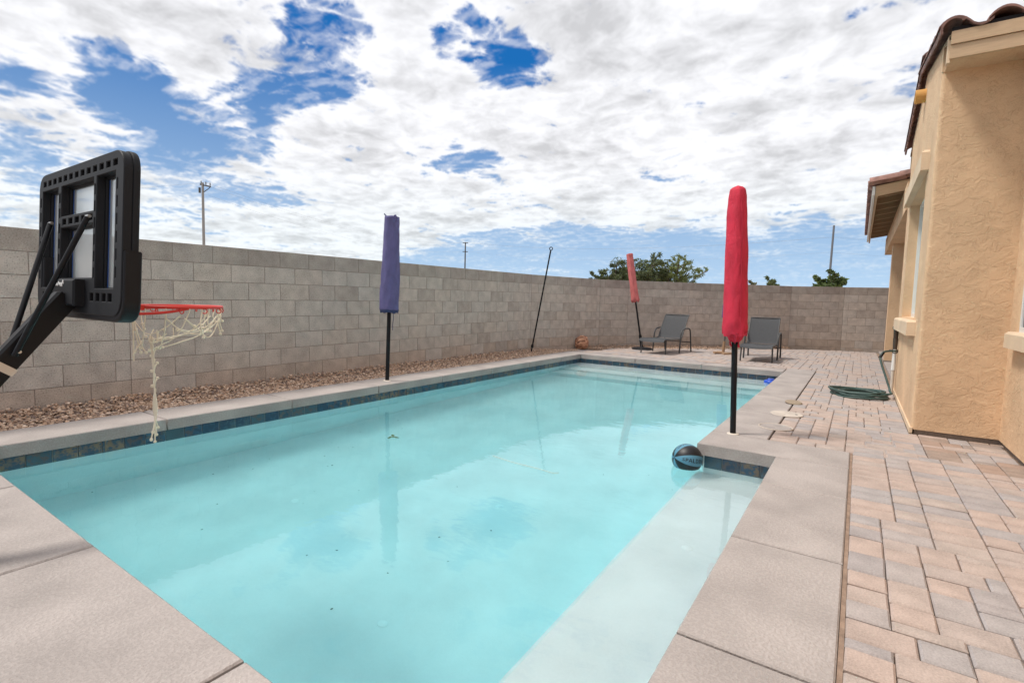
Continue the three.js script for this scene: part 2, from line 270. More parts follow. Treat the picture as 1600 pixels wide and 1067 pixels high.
// cantilevered coping slabs, cut by control joints
{
  const coping = structure('pool_coping'), r = rng(8);
  const put = (x0, x1, z0, z1) => { const w = x1 - x0 - 0.013, d = Math.abs(z1 - z0) - 0.014, h = 0.095; const m = part('coping_slab', slab(w, h, d, 0.006, r() * 9, r() * 9, true), M.deck, coping); m.position.set((x0 + x1) / 2, -h, (z0 + z1) / 2); };
  const zs = [1.3, 0.1, -0.79]; 
  for (let z = -0.79, k = 0; k < 8; k++) { const z1 = k === 7 ? -10.45 : z - 1.19; put(-5.43, -4.92, z, z1); z = z1; }
  put(-5.43, -4.92, 1.3, -0.79);
  let x = -4.92; for (const x1 of [-3.85, -2.68, -1.47, -0.45]) { put(x, x1, 1.3, -0.79); x = x1; }
  x = -4.92; for (const x1 of [-3.7, -2.4, -1.02]) { put(x, x1, -9.99, -10.45); x = x1; }
  let z = -0.79; put(-0.45, 0.02, 1.3, -0.79); for (const z1 of [-1.70, -2.60, -3.52, -4.22]) { put(-0.45, 0.02, z, z1); z = z1; }
  put(-1.02, 0.02, -4.22, -4.72);
  z = -4.72; for (const z1 of [-5.25, -5.9, -7.1, -8.3, -9.4, -10.55]) { put(-1.02, -0.56, z, z1); z = z1; }
  part('joint_filler', box(-5.42, 0.01, -0.135, -0.035, 1.29, -0.76), M.mortar, coping);
  part('joint_filler', box(-5.42, -4.975, -0.135, -0.035, -0.8, -10.44), M.mortar, coping);
  part('joint_filler', box(-4.97, -1.03, -0.135, -0.035, -10.045, -10.44), M.mortar, coping);
  part('joint_filler', box(-0.39, 0.01, -0.135, -0.050, -0.8, -4.3), M.mortar, coping);
  part('joint_filler', box(-0.965, -0.565, -0.135, -0.035, -4.75, -10.5), M.mortar, coping);
}

// ------------------------------------------------------------------ paving: mixed-size tumbled pavers over a sand bed
const BACK = [[-6.10, -9.72], [-5.42, -11.98], [-4.93, -12.62], [-1.55, -15.85], [-0.35, -16.42], [0.6, -16.62], [4.5, -17.3]];   // line of the rear boundary wall's face
function backZ(x) { for (let i = 0; i + 1 < BACK.length; i++) if (x >= BACK[i][0] && x <= BACK[i + 1][0]) return mix(BACK[i][1], BACK[i + 1][1], (x - BACK[i][0]) / (BACK[i + 1][0] - BACK[i][0])); return -17; }
{
  const pav = structure('patio_paving');
  part('sand_bed', box(0.02, 2.2, -0.13, -0.020, 1.3, -10.5), M.sand, pav);
  part('sand_bed', box(-0.56, 0.02, -0.132, -0.021, -4.72, -10.5), M.sand, pav);
  { const s = shapeOf([[-5.43, 10.45], [-5.43, 10.75], [-5.0, 11.9], [-4.4, 12.6], [-1.4, 15.6], [-0.3, 16.3], [2.2, 16.7], [2.2, 10.5], [-0.56, 10.5], [-0.56, 10.55], [-1.02, 10.55], [-1.02, 10.45]]); const g = new THREE.ExtrudeGeometry(s, { depth: 0.11, bevelEnabled: false }); g.rotateX(-Math.PI / 2); g.translate(0, -0.126, 0); part('sand_bed', boxUV(g), M.sand, pav); }
  part('sand_joint', box(0.0155, 0.031, -0.05, -0.007, 1.3, -4.72), M.sand, pav);
  const U = 0.068, r = rng(31);
  const tones = [[0.50, 0.395, 0.345], [0.525, 0.41, 0.355], [0.495, 0.41, 0.365], [0.455, 0.40, 0.38], [0.43, 0.39, 0.38], [0.51, 0.41, 0.36], [0.485, 0.40, 0.36], [0.415, 0.37, 0.36]].map((c) => mat(c, { map: paverTex, bumpMap: paverBump, bumpScale: 0.0016, roughness: 0.9 }));
  const stained = [[0.38, 0.29, 0.24], [0.42, 0.30, 0.24], [0.36, 0.30, 0.27]].map((c) => mat(c, { map: paverTex, bumpMap: paverBump, bumpScale: 0.0016, roughness: 0.8 }));
  const geos = {}; const geoFor = (w, d, k) => (geos[`${w}/${d}/${k}`] ??= slab(w * U - 0.0038, 0.06, d * U - 0.0085, 0.007, k * 0.37, k * 0.23));
  const list = [];
  const lay = (x0, x1, z0, z1, inside) => {      // z0 > z1
    const nx = Math.round((x1 - x0) / U), nz = Math.round((z0 - z1) / U), used = new Uint8Array(nx * nz), sx = (x1 - x0) / (nx * U), sz = (z0 - z1) / (nz * U);
    for (let j = 0; j < nz; j++) for (let i = 0; i < nx; i++) {
      if (used[j * nx + i]) continue;
      const q = r(); let w = 2, d = 2; if (q < 0.07) { d = 3; } else if (q < 0.45) { w = 3; } else if (q < 0.49) { w = 1; } else if (q < 0.62) { d = 1; }
      let aw = 0; while (aw < w && i + aw < nx && !used[j * nx + i + aw]) aw++; w = aw; 
      if (i + w < nx && !used[j * nx + i + w] && (i + w + 1 >= nx || used[j * nx + i + w + 1]) && w < 3) w++;
      let ad = 1; while (ad < d && j + ad < nz) { let ok = true; for (let a = 0; a < w; a++) if (used[(j + ad) * nx + i + a]) ok = false; if (!ok) break; ad++; } d = ad;
      for (let b = 0; b < d; b++) for (let a = 0; a < w; a++) used[(j + b) * nx + i + a] = 1;
      const cx = x0 + (i + w / 2) * U * sx, cz = z0 - (j + d / 2) * U * sz;
      if (inside && !inside(cx, cz)) continue;
      const dx = cx, dz = cz, depth = -0.558 * dx - 0.83 * dz, lat = (0.83 * dx - 0.558 * dz);
      const view = depth > 0.5 && Math.abs(lat / depth) < 1.02 && 0.9 / depth < 0.78;
      list.push({ w, d, cx, cz, sx, sz, size: view ? w * d / (depth * depth * depth) : -depth });
    }
  };
  lay(0.03, 2.15, -0.2, -5.82, (x, z) => x < 1.10);
  lay(-0.555, 0.45, -4.73, -10.5, (x, z) => x > 0.03 || z < -4.73);
  lay(0.03, 0.45, -5.82, -5.9, () => false);
  lay(-5.4, 0.45, -10.56, -16.6, (x, z) => { if (z < backZ(x) + 0.12) return false; if (x < -2.5 && z < backZ(x) + 0.5) return false; if (x < -5.0 && z < -10.9) return false; return true; });
  // where the middle strip and the near field meet, drop doubles
  const keep = list.filter((p) => !(p.cx > 0.03 && p.cz > -5.82 && p.cx < 0.46 && p.from === 2));
  const seen = new Set(), out = [];
  for (const p of keep) { const k = `${Math.round(p.cx / 0.05)},${Math.round(p.cz / 0.05)}`; if (seen.has(k)) continue; seen.add(k); out.push(p); }
  out.sort((a, b) => b.size - a.size);
  const rest = tones.map(() => []);
  out.forEach((p, n) => {
    const k = Math.floor(r() * 5), ti = Math.floor(r() * tones.length), wet = p.cx > 0.50 && p.cz < -4.75 && p.cz > -5.82 && r() < 0.8;
    const y = -0.061 + (r() - 0.5) * 0.006, rx = (r() - 0.5) * 0.02, rz = (r() - 0.5) * 0.02, ry = (r() - 0.5) * 0.035;
    const mtx = new THREE.Matrix4().compose(new THREE.Vector3(p.cx, y, p.cz), new THREE.Quaternion().setFromEuler(new THREE.Euler(rx, ry, rz)), new THREE.Vector3(p.sx, 1, p.sz));
    const g = geoFor(p.w, p.d, k);
    if (n < 300) { const m = part('paver', g, wet ? stained[Math.floor(r() * 3)] : tones[ti], pav); m.applyMatrix4(mtx); }
    else rest[ti].push(g.clone().applyMatrix4(mtx));
  });
  rest.forEach((gs, i) => { if (gs.length) { const m = part('distant_pavers', mergeGeometries(gs), tones[i], pav); m.userData.kind = 'stuff'; } });
}

// ------------------------------------------------------------------ gravel strip along the walls
{
  const s = shapeOf([[-6.3, -1.4], [-5.43, -1.4], [-5.43, 10.75], [-5.0, 11.85], [-4.4, 12.5], [-2.6, 14.25], [-2.75, 14.8], [-4.95, 12.75], [-6.3, 9.9]]);
  const g = new THREE.ExtrudeGeometry(s, { depth: 0.10, bevelEnabled: false }); g.rotateX(-Math.PI / 2); g.translate(0, -0.125, 0); structMesh('gravel_bed', boxUV(g), M.soil);
  const r = rng(91), shapes = [0, 1, 2].map((k) => { const q = new THREE.IcosahedronGeometry(1, 1), p = q.attributes.position; const jit = {}; const rr = rng(40 + k); for (let i = 0; i < p.count; i++) { const key = [p.getX(i), p.getY(i), p.getZ(i)].map((x) => x.toFixed(3)).join(); const f = (jit[key] ??= 0.68 + 0.5 * rr()); p.setXYZ(i, p.getX(i) * f, p.getY(i) * f * 0.62, p.getZ(i) * f * (0.72 + 0.1 * k)); } q.computeVertexNormals(); return q; });
  const tones = [[0.40, 0.27, 0.19], [0.30, 0.20, 0.145], [0.47, 0.34, 0.25], [0.235, 0.165, 0.13], [0.53, 0.41, 0.32], [0.36, 0.235, 0.16], [0.17, 0.125, 0.105], [0.42, 0.30, 0.215]];
  const spots = [];
  for (let n = 0; n < 27000; n++) { const z = 1.2 - 12.2 * r(), x = -6.04 + 0.615 * r(); if (z < -9.7 && x < -6.04 + (-9.7 - z) * 0.3 + 0.02) continue; spots.push([x, z, clamp((-5.43 - x) / 0.6)]); }
  for (let n = 0; n < 6500; n++) { const t = r(), x = mix(-5.6, -1.5, t), d = 0.02 + r() * mix(0.62, 0.16, t), z = backZ(x) + d; if (x < -5.43 && z > -10.8) continue; spots.push([x, z, 1 - d / 0.6]); }
  const stones = shapes.map((q) => new THREE.InstancedMesh(q, mat([1, 1, 1], { roughness: 0.95 }), Math.ceil(spots.length / 3)));
  const counts = [0, 0, 0], m4 = new THREE.Matrix4(), e = new THREE.Euler(), qn = new THREE.Quaternion(), c = new THREE.Color();
  spots.forEach(([x, z, up], n) => { const k = n % 3, sz = 0.008 + 0.0105 * Math.pow(r(), 1.6); e.set(r() * 0.9 - 0.45, r() * 6.3, r() * 0.9 - 0.45); qn.setFromEuler(e); const heap = 0.012 + 0.055 * up * up + 0.02 * fbm(x * 2.2, z * 1.6, 2); m4.compose(new THREE.Vector3(x, -0.022 + heap * r() + heap * 0.4, z), qn, new THREE.Vector3(sz * (0.8 + 0.6 * r()), sz, sz)); stones[k].setMatrixAt(counts[k], m4); const q = tones[Math.floor(r() * 8)], v = 1.15 + 0.5 * r(); c.setRGB(q[0] * v, q[1] * v, q[2] * v); stones[k].setColorAt(counts[k], c); counts[k]++; });
  const grp = new THREE.Group(); grp.name = 'gravel_stones'; grp.userData = { kind: 'stuff', label: 'loose tan and brown gravel between the coping and the block wall', category: 'gravel' }; scene.add(grp);
  stones.forEach((s, k) => { s.count = counts[k]; s.name = 'gravel'; s.castShadow = s.receiveShadow = true; s.userData = { kind: 'stuff' }; grp.add(s); });
}

// ------------------------------------------------------------------ block walls
{
  const L = 0.406, Hc = 0.203, r = rng(55);
  const tones = [[0.61, 0.535, 0.475], [0.59, 0.515, 0.455], [0.63, 0.545, 0.48], [0.57, 0.49, 0.43], [0.60, 0.53, 0.475], [0.625, 0.535, 0.465], [0.52, 0.445, 0.39]].map((c) => mat(c, { map: blockTex, bumpMap: blockBump, bumpScale: 0.0038, roughness: 0.95 }));
  const topTones = [[0.47, 0.405, 0.355], [0.435, 0.37, 0.325], [0.49, 0.425, 0.375]].map((c) => mat(c, { map: blockTex, bumpMap: blockBump, bumpScale: 0.0038, roughness: 0.95 }));
  const footTones = [[0.60, 0.485, 0.405], [0.56, 0.46, 0.385]].map((c) => mat(c, { map: blockTex, bumpMap: blockBump, bumpScale: 0.0038, roughness: 0.95 }));   // soil-splashed lowest courses
  const geos = {}; const geoFor = (w, k) => (geos[`${w.toFixed(3)}/${k}`] ??= (() => { const g = slab(w - 0.0055, 0.152, Hc - 0.0055, 0.0025, hash(k, 3) * 7, hash(k, 11) * 7, true); g.translate(0, -0.076, 0); g.rotateX(Math.PI / 2); return g; })());
  // a straight run: local x along the wall, +z the yard side, top at y = 0
  const run = (parent, ax, az, bx, bz, topA, topB, phase) => {
    const len = Math.hypot(bx - ax, bz - az), g = new THREE.Object3D(); const yaw = Math.atan2(-(bz - az), bx - ax);
    const place = (o, s, y) => { const t = s / len; o.position.set(mix(ax, bx, t), mix(topA, topB, t) + y, mix(az, bz, t)); o.rotation.set(0, yaw, Math.atan2(topB - topA, len), 'YXZ'); };
    const core = part('mortar_core', boxUV(new THREE.BoxGeometry(len, 9 * Hc - 0.012, 0.142)), M.mortar, parent); place(core, len / 2, -4.5 * Hc);
    for (let c = 0; c < 9; c++) {
      const cuts = [0]; let s = phase + (c % 2 ? L / 2 : 0); while (s > 0.02) s -= L; for (s += L; s < len - 0.06; s += L) if (s > 0.06) cuts.push(s); cuts.push(len);
      for (let i = 0; i + 1 < cuts.length; i++) {
        const w = Math.round((cuts[i + 1] - cuts[i]) * 1000) / 1000; if (w < 0.03) continue;
        const ti = r() < 0.10 ? 6 : Math.floor(Math.pow(r(), 1.1) * 6);
        const b = part('block', geoFor(w, Math.floor(r() * 16)), c === 0 ? topTones[Math.floor(r() * 3)]   : c >= 7 && r() < 0.75 ? footTones[Math.floor(r() * 2)] : tones[ti], parent);
        place(b, (cuts[i] + cuts[i + 1]) / 2, -(c + 0.5) * Hc); b.translateZ((r() - 0.5) * 0.003);
      }
    }
  };
  const lw = thing('block_wall', 'long grey concrete block wall behind the gravel strip and navy umbrella', 'wall', [0, 0, 0], 0);
  // wall centre lines lie 76 mm behind the face; runs go so that +z of the blocks looks into the yard
  const off = (ax, az, bx, bz) => { const l = Math.hypot(bx - ax, bz - az), nx = (bz - az) / l, nz = -(bx - ax) / l; return [ax + nx * 0.076, az + nz * 0.076, bx + nx * 0.076, bz + nz * 0.076]; };
  { const [ax, az, bx, bz] = off(-6.05, 0.95, -6.05, -2.12); run(lw, ax, az, bx, bz, 1.615, 1.628, 0.1); const q = off(-6.05, -2.12, -6.05, -9.72); run(lw, q[0], q[1], q[2], q[3], 1.628, 1.70, 0.0); }
  const bw = thing('block_wall', 'grey concrete block wall closing the far end behind the two loungers', 'wall', [0, 0, 0], 0);
  const pts = [[-6.05, -9.72], ...BACK.slice(1)];
  for (let i = 0; i + 1 < pts.length; i++) { const q = off(...pts[i], ...pts[i + 1]); run(bw, q[0], q[1], q[2], q[3], 1.70, 1.70, i * 0.13); }
}
console.log('ground done');

// ------------------------------------------------------------------ the house: stucco wing with a gable, patio cover behind it
{
  const house = thing('house', 'tan stucco house with brown clay tile roof beside the paver patio', 'house');
  // plan of the wing: rounded outer corner at (0.46, -5.85); near wall at x = 1.05
  const plan = new THREE.Shape(); const R = 0.035;
  plan.moveTo(0.46, 6.30); plan.lineTo(0.46, 5.85 + R); plan.quadraticCurveTo(0.46, 5.85, 0.46 + R, 5.85); plan.lineTo(1.05, 5.85); plan.lineTo(1.05, -1.2); plan.lineTo(1.25, -1.2); plan.lineTo(1.25, 6.05); plan.lineTo(0.66, 6.05); plan.lineTo(0.66, 6.30); plan.closePath();
  const pg = new THREE.ExtrudeGeometry(plan, { depth: 3.16 - 0.035, bevelEnabled: false, curveSegments: 8 }); pg.rotateX(-Math.PI / 2); pg.translate(0, 0.035, 0);
  part('wall', boxUV(pg), M.stucco, house);
  // gable wall with its window opening, drawn in (z, y)
  const gable = shapeOf([[-6.30, 0.05], [-6.30, 3.16], [-6.30, 3.47], [-7.40, 3.70], [-8.90, 3.40], [-8.90, 0.05]]);
  const hole = new THREE.Path(); [[-6.47, 1.03], [-8.32, 1.03], [-8.32, 2.43], [-6.47, 2.43]].forEach(([a, b], i) => (i ? hole.lineTo(a, b) : hole.moveTo(a, b))); hole.closePath(); gable.holes.push(hole);
  const gg = new THREE.ExtrudeGeometry(gable, { depth: 0.2, bevelEnabled: false }); gg.rotateY(-Math.PI / 2); gg.scale(1, 1, 1); // (z,y,depth) -> x = -depth, z = shape x
  gg.translate(0.66, 0, 0); part('wall', boxUV(gg), M.stucco, house);
  part('wall', boxUV(new THREE.ExtrudeGeometry(shapeOf([[-5.85, 3.16], [-6.30, 3.16], [-6.30, 3.468], [-5.85, 3.375]]), { depth: 0.2, bevelEnabled: false }).rotateY(-Math.PI / 2).translate(0.66, 0, 0)), M.stucco, house);
  part('wall', box(0.66, 4, 0.05, 3.3, -8.7, -8.9), M.stucco, house);
  part('wall', box(2.6, 2.8, 0.05, 3.3, -8.9, -17), M.stucco, house);
  part('wall', box(1.25, 4.2, 0.05, 3.16, 1.0, 1.2), M.stucco, house);
  part('foundation', box(0.485, 1.075, -0.12, 0.052, -5.875, -6.30), M.mortar, house);
  part('foundation', box(0.485, 0.7, -0.12, 0.052, -6.30, -8.88), M.mortar, house);
  part('foundation', box(1.075, 1.24, -0.12, 0.052, 1.0, -5.875), M.mortar, house);
  part('weep_screed', box(0.448, 0.47, 0.0, 0.05, -5.84, -8.9), M.trim, house);
  part('ceiling', box(1.25, 4.2, 3.10, 3.14, 1.0, -8.7), M.interior, house);
  part('back_wall', box(4.0, 4.2, 0.05, 3.3, 1.0, -8.9), M.interior, house);
  part('room_floor', box(1.25, 4.0, 0.0, 0.06, 1.0, -8.7), M.interior, house);
  // window in the gable
  const win = part('window', box(0.555, 0.60, 1.03, 1.075, -6.47, -8.32), M.frame, house);
  part('frame', box(0.555, 0.60, 2.385, 2.43, -6.47, -8.32), M.frame, win);
  part('frame', box(0.555, 0.60, 1.075, 2.385, -6.47, -6.515), M.frame, win);
  part('frame', box(0.555, 0.60, 1.075, 2.385, -8.275, -8.32), M.frame, win);
  part('mullion', box(0.548, 0.60, 1.075, 2.385, -7.37, -7.42), M.frame, win);
  part('pane', box(0.575, 0.578, 1.075, 2.385, -6.515, -7.37), M.glass, win);
  part('pane', box(0.585, 0.588, 1.075, 2.385, -7.42, -8.275), M.glass, win);
  part('blind', box(0.72, 0.725, 1.0, 2.5, -6.4, -8.4), M.blind, win);
  part('window_sill', slab(0.13, 0.15, 2.2, 0.02, 0, 0, true).translate(0.455, 0.865, -7.35), M.trim, house);
  part('window_header', slab(0.11, 0.19, 2.2, 0.025, 0, 0, true).translate(0.452, 2.44, -7.4), M.trim, house);
  part('window_sill', slab(0.13, 0.13, 1.9, 0.02, 0, 0, true).translate(1.045, 0.83, -4.68), M.trim, house);
  { const w2 = part('window', box(1.03, 1.06, 0.96, 1.0, -5.45, -3.9), M.frame, house); part('frame', box(1.03, 1.06, 2.3, 2.34, -5.45, -3.9), M.frame, w2); part('frame', box(1.03, 1.06, 1.0, 2.3, -5.45, -5.41), M.frame, w2); part('frame', box(1.03, 1.06, 1.0, 2.3, -3.94, -3.9), M.frame, w2); part('pane', box(1.04, 1.046, 1.0, 2.3, -5.41, -3.94), mat([0.05, 0.06, 0.07], { roughness: 0.05 }), w2); }
  // clay pipe vent under the ridge
  { const v = part('gable_vent', new THREE.CylinderGeometry(0.072, 0.072, 0.11, 20, 1, true).rotateZ(Math.PI / 2).translate(0.425, 3.48, -7.40), M.terracotta, house); v.material.side = THREE.DoubleSide; part('vent_rim', new THREE.TorusGeometry(0.066, 0.008, 8, 20).rotateY(Math.PI / 2).translate(0.372, 3.48, -7.40), M.terracotta, v); part('vent_back', new THREE.CylinderGeometry(0.064, 0.064, 0.01, 20).rotateZ(Math.PI / 2).translate(0.44, 3.48, -7.40), M.tar, v); }

  // S-shaped clay tile: barrel and pan, local x across, local z down the slope (eave at +z), underside at y = 0
  const sTile = (w, len) => {
    const N = 14, th = 0.016, prof = []; for (let i = 0; i <= N; i++) { const t = i / N, x = (t - 0.5) * w; const y = t < 0.6 ? 0.035 + 0.058 * Math.sin(Math.PI * t / 0.6) ** 0.75 : 0.035 - 0.03 * Math.sin(Math.PI * (t - 0.6) / 0.4); prof.push([x, y]); }
    const pts = [...prof, ...prof.slice().reverse().map(([x, y]) => [x, y + th])]; const g = new THREE.ExtrudeGeometry(shapeOf(pts), { depth: len, bevelEnabled: false }); g.translate(0, 0, -len); return boxUV(g);
  };
  const clays = [M.clay, M.clay2, M.clay3, M.clay];
  const r = rng(66);
  const roof = part('roof', boxUV(new THREE.ExtrudeGeometry(shapeOf([[-5.50, 3.315], [-7.40, 3.715], [-9.30, 3.315], [-9.30, 3.275], [-7.40, 3.675], [-5.50, 3.275]]), { depth: 3.6, bevelEnabled: false }).rotateY(-Math.PI / 2).translate(4.06, 0, 0)), M.rafter, house);
  const TW = 0.30, slopeL = Math.hypot(1.9, 0.4), ang = Math.atan2(0.4, 1.9), tg = sTile(TW + 0.03, 0.44);
  for (const side of [1, -1]) for (let c = 0; c < 6; c++) for (let k = 0; k < 9; k++) {
    const d = c * 0.36, t = (slopeL - d) / slopeL, m = part('tile', tg, clays[Math.floor(r() * 4)], roof);
    m.position.set(0.40 + TW / 2 + k * TW, 3.715 - 0.4 * t + 0.012 + 0.004 * r(), -7.40 + side * 1.9 * t + side * 0.04); m.rotation.order = 'YXZ'; m.rotation.set(ang - 0.045, side > 0 ? 0 : Math.PI, (r() - 0.5) * 0.02); if (side < 0) m.scale.x = -1;
  }
  // rake caps over the gable edge and ridge caps
  const cap = (() => { const pts = []; for (let i = 0; i <= 12; i++) { const a = Math.PI * (i / 12); pts.push([Math.cos(a) * 0.082, Math.sin(a) * 0.075]); } const inn = pts.slice().reverse().map(([x, y]) => [x * 0.8, y * 0.8]); const g = new THREE.ExtrudeGeometry(shapeOf([...pts, ...inn]), { depth: 0.42, bevelEnabled: false }); g.translate(0, 0, -0.42); return boxUV(g); })();
  for (const side of [1, -1]) for (let c = 0; c < 6; c++) { const d = c * 0.345, t = (slopeL - d) / slopeL; const m = part('rake_tile', cap, clays[Math.floor(r() * 4)], roof); m.position.set(0.475, 3.715 - 0.4 * t + 0.035 + 0.006 * r(), -7.40 + side * 1.9 * t + side * 0.05); m.rotation.order = 'YXZ'; m.rotation.set(ang - 0.05, side > 0 ? 0 : Math.PI, side * 0.5); }
  for (let k = 0; k < 8; k++) { const m = part('ridge_tile', cap, clays[Math.floor(r() * 4)], roof); m.position.set(0.86 + k * 0.36, 3.80, -7.40); m.rotation.y = Math.PI / 2; }
  part('bird_stop', box(0.475, 3.9, 3.30, 3.375, -5.515, -5.53), M.tar, roof);
  part('fascia', slab(3.5, 0.105, 0.03, 0.004, 0, 0, true).translate(2.22, 3.125, -5.50), M.fascia, house);
  part('fascia', slab(3.5, 0.10, 0.045, 0.004, 0, 0, true).translate(2.22, 3.232, -5.495), M.fascia, house);
  part('fascia', slab(3.5, 0.20, 0.03, 0.004, 0, 0, true).translate(2.22, 3.10, -9.28), M.fascia, house);
  part('soffit', box(0.475, 3.9, 3.15, 3.165, -5.515, -5.86), M.stucco, house);
  part('drip_flashing', box(0.455, 0.475, 3.10, 3.30, -5.50, -5.56), M.trim, house);

  // patio cover: rafters on a stucco beam and post
  part('patio_slab', box(0.50, 2.6, -0.12, 0.03, -8.92, -16.9), M.deck, house);
  part('patio_post', box(0.50, 0.86, 0.03, 2.5, -13.30, -13.66), M.stucco, house);
  part('post_foot', box(0.49, 0.87, 0.0, 0.06, -13.29, -13.67), M.mortar, house);
  part('patio_beam', box(0.44, 0.84, 2.48, 2.86, -8.92, -15.9), M.stucco, house);
  const pr = part('patio_roof', boxUV(new THREE.ExtrudeGeometry(shapeOf([[0.11, 2.925], [2.6, 3.345], [2.6, 3.375], [0.11, 2.955]]), { depth: 6.5, bevelEnabled: false }).translate(0, 0, -16.05)), M.rafter, house);
  for (let k = 0; k < 10; k++) { const z = -9.75 - k * 0.6; part('rafter', beam([0.12, 2.87, z], [2.5, 3.27, z], 0.045, 0.11), M.rafter, pr); }
  part('fascia', beam([0.105, 2.88, -9.54], [2.55, 3.29, -9.54], 0.03, 0.15), M.fascia, pr);
  part('fascia', box(0.09, 0.12, 2.80, 2.95, -9.55, -16.05), M.fascia, pr);
  part('gutter_board', box(0.05, 0.085, 2.83, 2.96, -9.56, -16.05), M.white, pr);
  { const tl = sTile(0.30, 0.46), a2 = Math.atan2(0.435, 2.58); for (let k = 0; k < 22; k++) for (let c = 0; c < 3; c++) { const m = part('tile', tl, clays[Math.floor(r() * 4)], pr); m.position.set(0.0 + c * 0.37, 2.95 + 0.01 + c * 0.064, -9.62 - k * 0.295); m.rotation.order = 'YXZ'; m.rotation.set(a2 - 0.04, -Math.PI / 2, 0); } 
    for (let k = 0; k < 7; k++) { const m = part('rake_tile', cap, clays[2 - (k % 2) * 2], pr); m.position.set(0.02 + k * 0.36, 2.96 + k * 0.06, -9.55); m.rotation.order = 'YXZ'; m.rotation.set(a2 - 0.03, -Math.PI / 2, 0.35); m.scale.set(1.5, 1.7, 1); } }
}

// ------------------------------------------------------------------ poolside basketball hoop
{
  const h = thing('basketball_hoop', 'black poolside basketball hoop with red rim and torn white net', 'basketball hoop', [-3.03, 0, -0.80]);
  // backboard in its own frame: x across, y up, leaning a little over the pool; seen from behind (+z)
  const bd = new THREE.Group(); bd.name = 'backboard'; bd.position.set(0, 0.985, -0.075); bd.rotation.x = -0.05; h.add(bd);
  const W = 0.535, H = 0.69, rr = (w, y0, y1, rad) => { const s = new THREE.Shape(); s.moveTo(-w + rad, y0); s.lineTo(w - rad, y0); s.quadraticCurveTo(w, y0, w, y0 + rad); s.lineTo(w, y1 - rad); s.quadraticCurveTo(w, y1, w - rad, y1); s.lineTo(-w + rad, y1); s.quadraticCurveTo(-w, y1, -w, y1 - rad); s.lineTo(-w, y0 + rad); s.quadraticCurveTo(-w, y0, -w + rad, y0); return s; };
  const rect = (x0, x1, y0, y1) => { const p = new THREE.Path(); p.moveTo(x0, y0); p.lineTo(x0, y1); p.lineTo(x1, y1); p.lineTo(x1, y0); p.closePath(); return p; };
  const openings = [[-0.485, -0.242, 0.12, 0.612], [-0.205, 0.219, 0.462, 0.612], [-0.205, 0.219, 0.165, 0.412], [0.246, 0.458, 0.12, 0.612]];
  const back = rr(W, 0.01, H, 0.09); openings.forEach((o) => back.holes.push(rect(...o)));
  const slots = []; for (let k = 0; k < 13; k++) { const x = -0.45 + k * 0.075; slots.push([x - 0.025, x + 0.025, 0.629, 0.659]); }
  for (let k = 0; k < 5; k++) { const x = -0.155 + k * 0.084; slots.push([x - 0.029, x + 0.029, 0.421, 0.453]); }
  for (const x of [-0.43, -0.36, -0.29, 0.215, 0.285, 0.355, 0.42]) slots.push([x - 0.025, x + 0.025, 0.064, 0.104]);
  for (let k = 0; k < 6; k++) { const y = 0.165 + k * 0.073; slots.push([-0.518, -0.497, y, y + 0.05], [0.468, 0.484, y, y + 0.05], [-0.234, -0.211, y, y + 0.05], [0.224, 0.241, y, y + 0.05]); }
  slots.forEach((o) => back.holes.push(rect(...o)));
  const grid = part('frame', boxUV(new THREE.ExtrudeGeometry(back, { depth: 0.028, bevelEnabled: true, bevelThickness: 0.003, bevelSize: 0.003, bevelSegments: 1 }).translate(0, 0, 0.003)), M.blackPlastic, bd);
  const plate = rr(W + 0.003, 0.005, H + 0.003, 0.09); openings.forEach((o) => plate.holes.push(rect(o[0] + 0.004, o[1] - 0.004, o[2] + 0.004, o[3] - 0.004)));
  part('front_plate', boxUV(new THREE.ExtrudeGeometry(plate, { depth: 0.016, bevelEnabled: true, bevelThickness: 0.005, bevelSize: 0.005, bevelSegments: 2 }).translate(0, 0, -0.020)), M.blackPlastic, bd);
  const acrylic = new THREE.MeshPhysicalMaterial({ color: col(0.88, 0.90, 0.91), roughness: 0.28, transmission: 0.75, thickness: 0, ior: 1.49 });
  openings.forEach((o) => { const p = part('panel', box(o[0], o[1], o[2], o[3], -0.018, -0.013), acrylic, bd); part('blue_stripe', box(o[0] + 0.003, o[0] + 0.016, o[2], o[3], -0.0125, -0.011), mat([0.03, 0.09, 0.30], { roughness: 0.4 }), p); });
  // edge pad round the lower corners
  { const s = new THREE.Shape(), a = W + 0.004, b = W - 0.055; s.moveTo(-a, 0.27); s.lineTo(-a, 0.075); s.quadraticCurveTo(-a, -0.008, -a + 0.095, -0.008); s.lineTo(a - 0.095, -0.008); s.quadraticCurveTo(a, -0.008, a, 0.075); s.lineTo(a, 0.27); s.lineTo(b, 0.27); s.lineTo(b, 0.105); s.quadraticCurveTo(b, 0.05, b - 0.05, 0.05); s.lineTo(-b + 0.05, 0.05); s.quadraticCurveTo(-b, 0.05, -b, 0.105); s.lineTo(-b, 0.27); s.closePath();
    part('edge_pad', boxUV(new THREE.ExtrudeGeometry(s, { depth: 0.042, bevelEnabled: true, bevelThickness: 0.012, bevelSize: 0.010, bevelSegments: 3 }).translate(0, 0, -0.025)), M.black, bd); }
  // mounting bracket with a scrawled white trade mark, bolts
  const br = part('bracket', slab(0.27, 0.045, 0.12, 0.008, 0, 0, true).rotateX(Math.PI / 2).translate(0.0, 0.10, 0.031), M.blackPlastic, bd);
  { const pts = []; for (let k = 0; k <= 44; k++) { const t = k / 44; pts.push([-0.115 + 0.13 * t, 0.135 + 0.006 * Math.sin(t * 42) * (0.6 + t) + (t > 0.5 && t < 0.58 ? 0.014 : 0) + (t > 0.95 ? 0.012 : 0), 0.0775]); } part('logo_mark', tube(pts, 0.0022, 120, 5), M.white, br); }
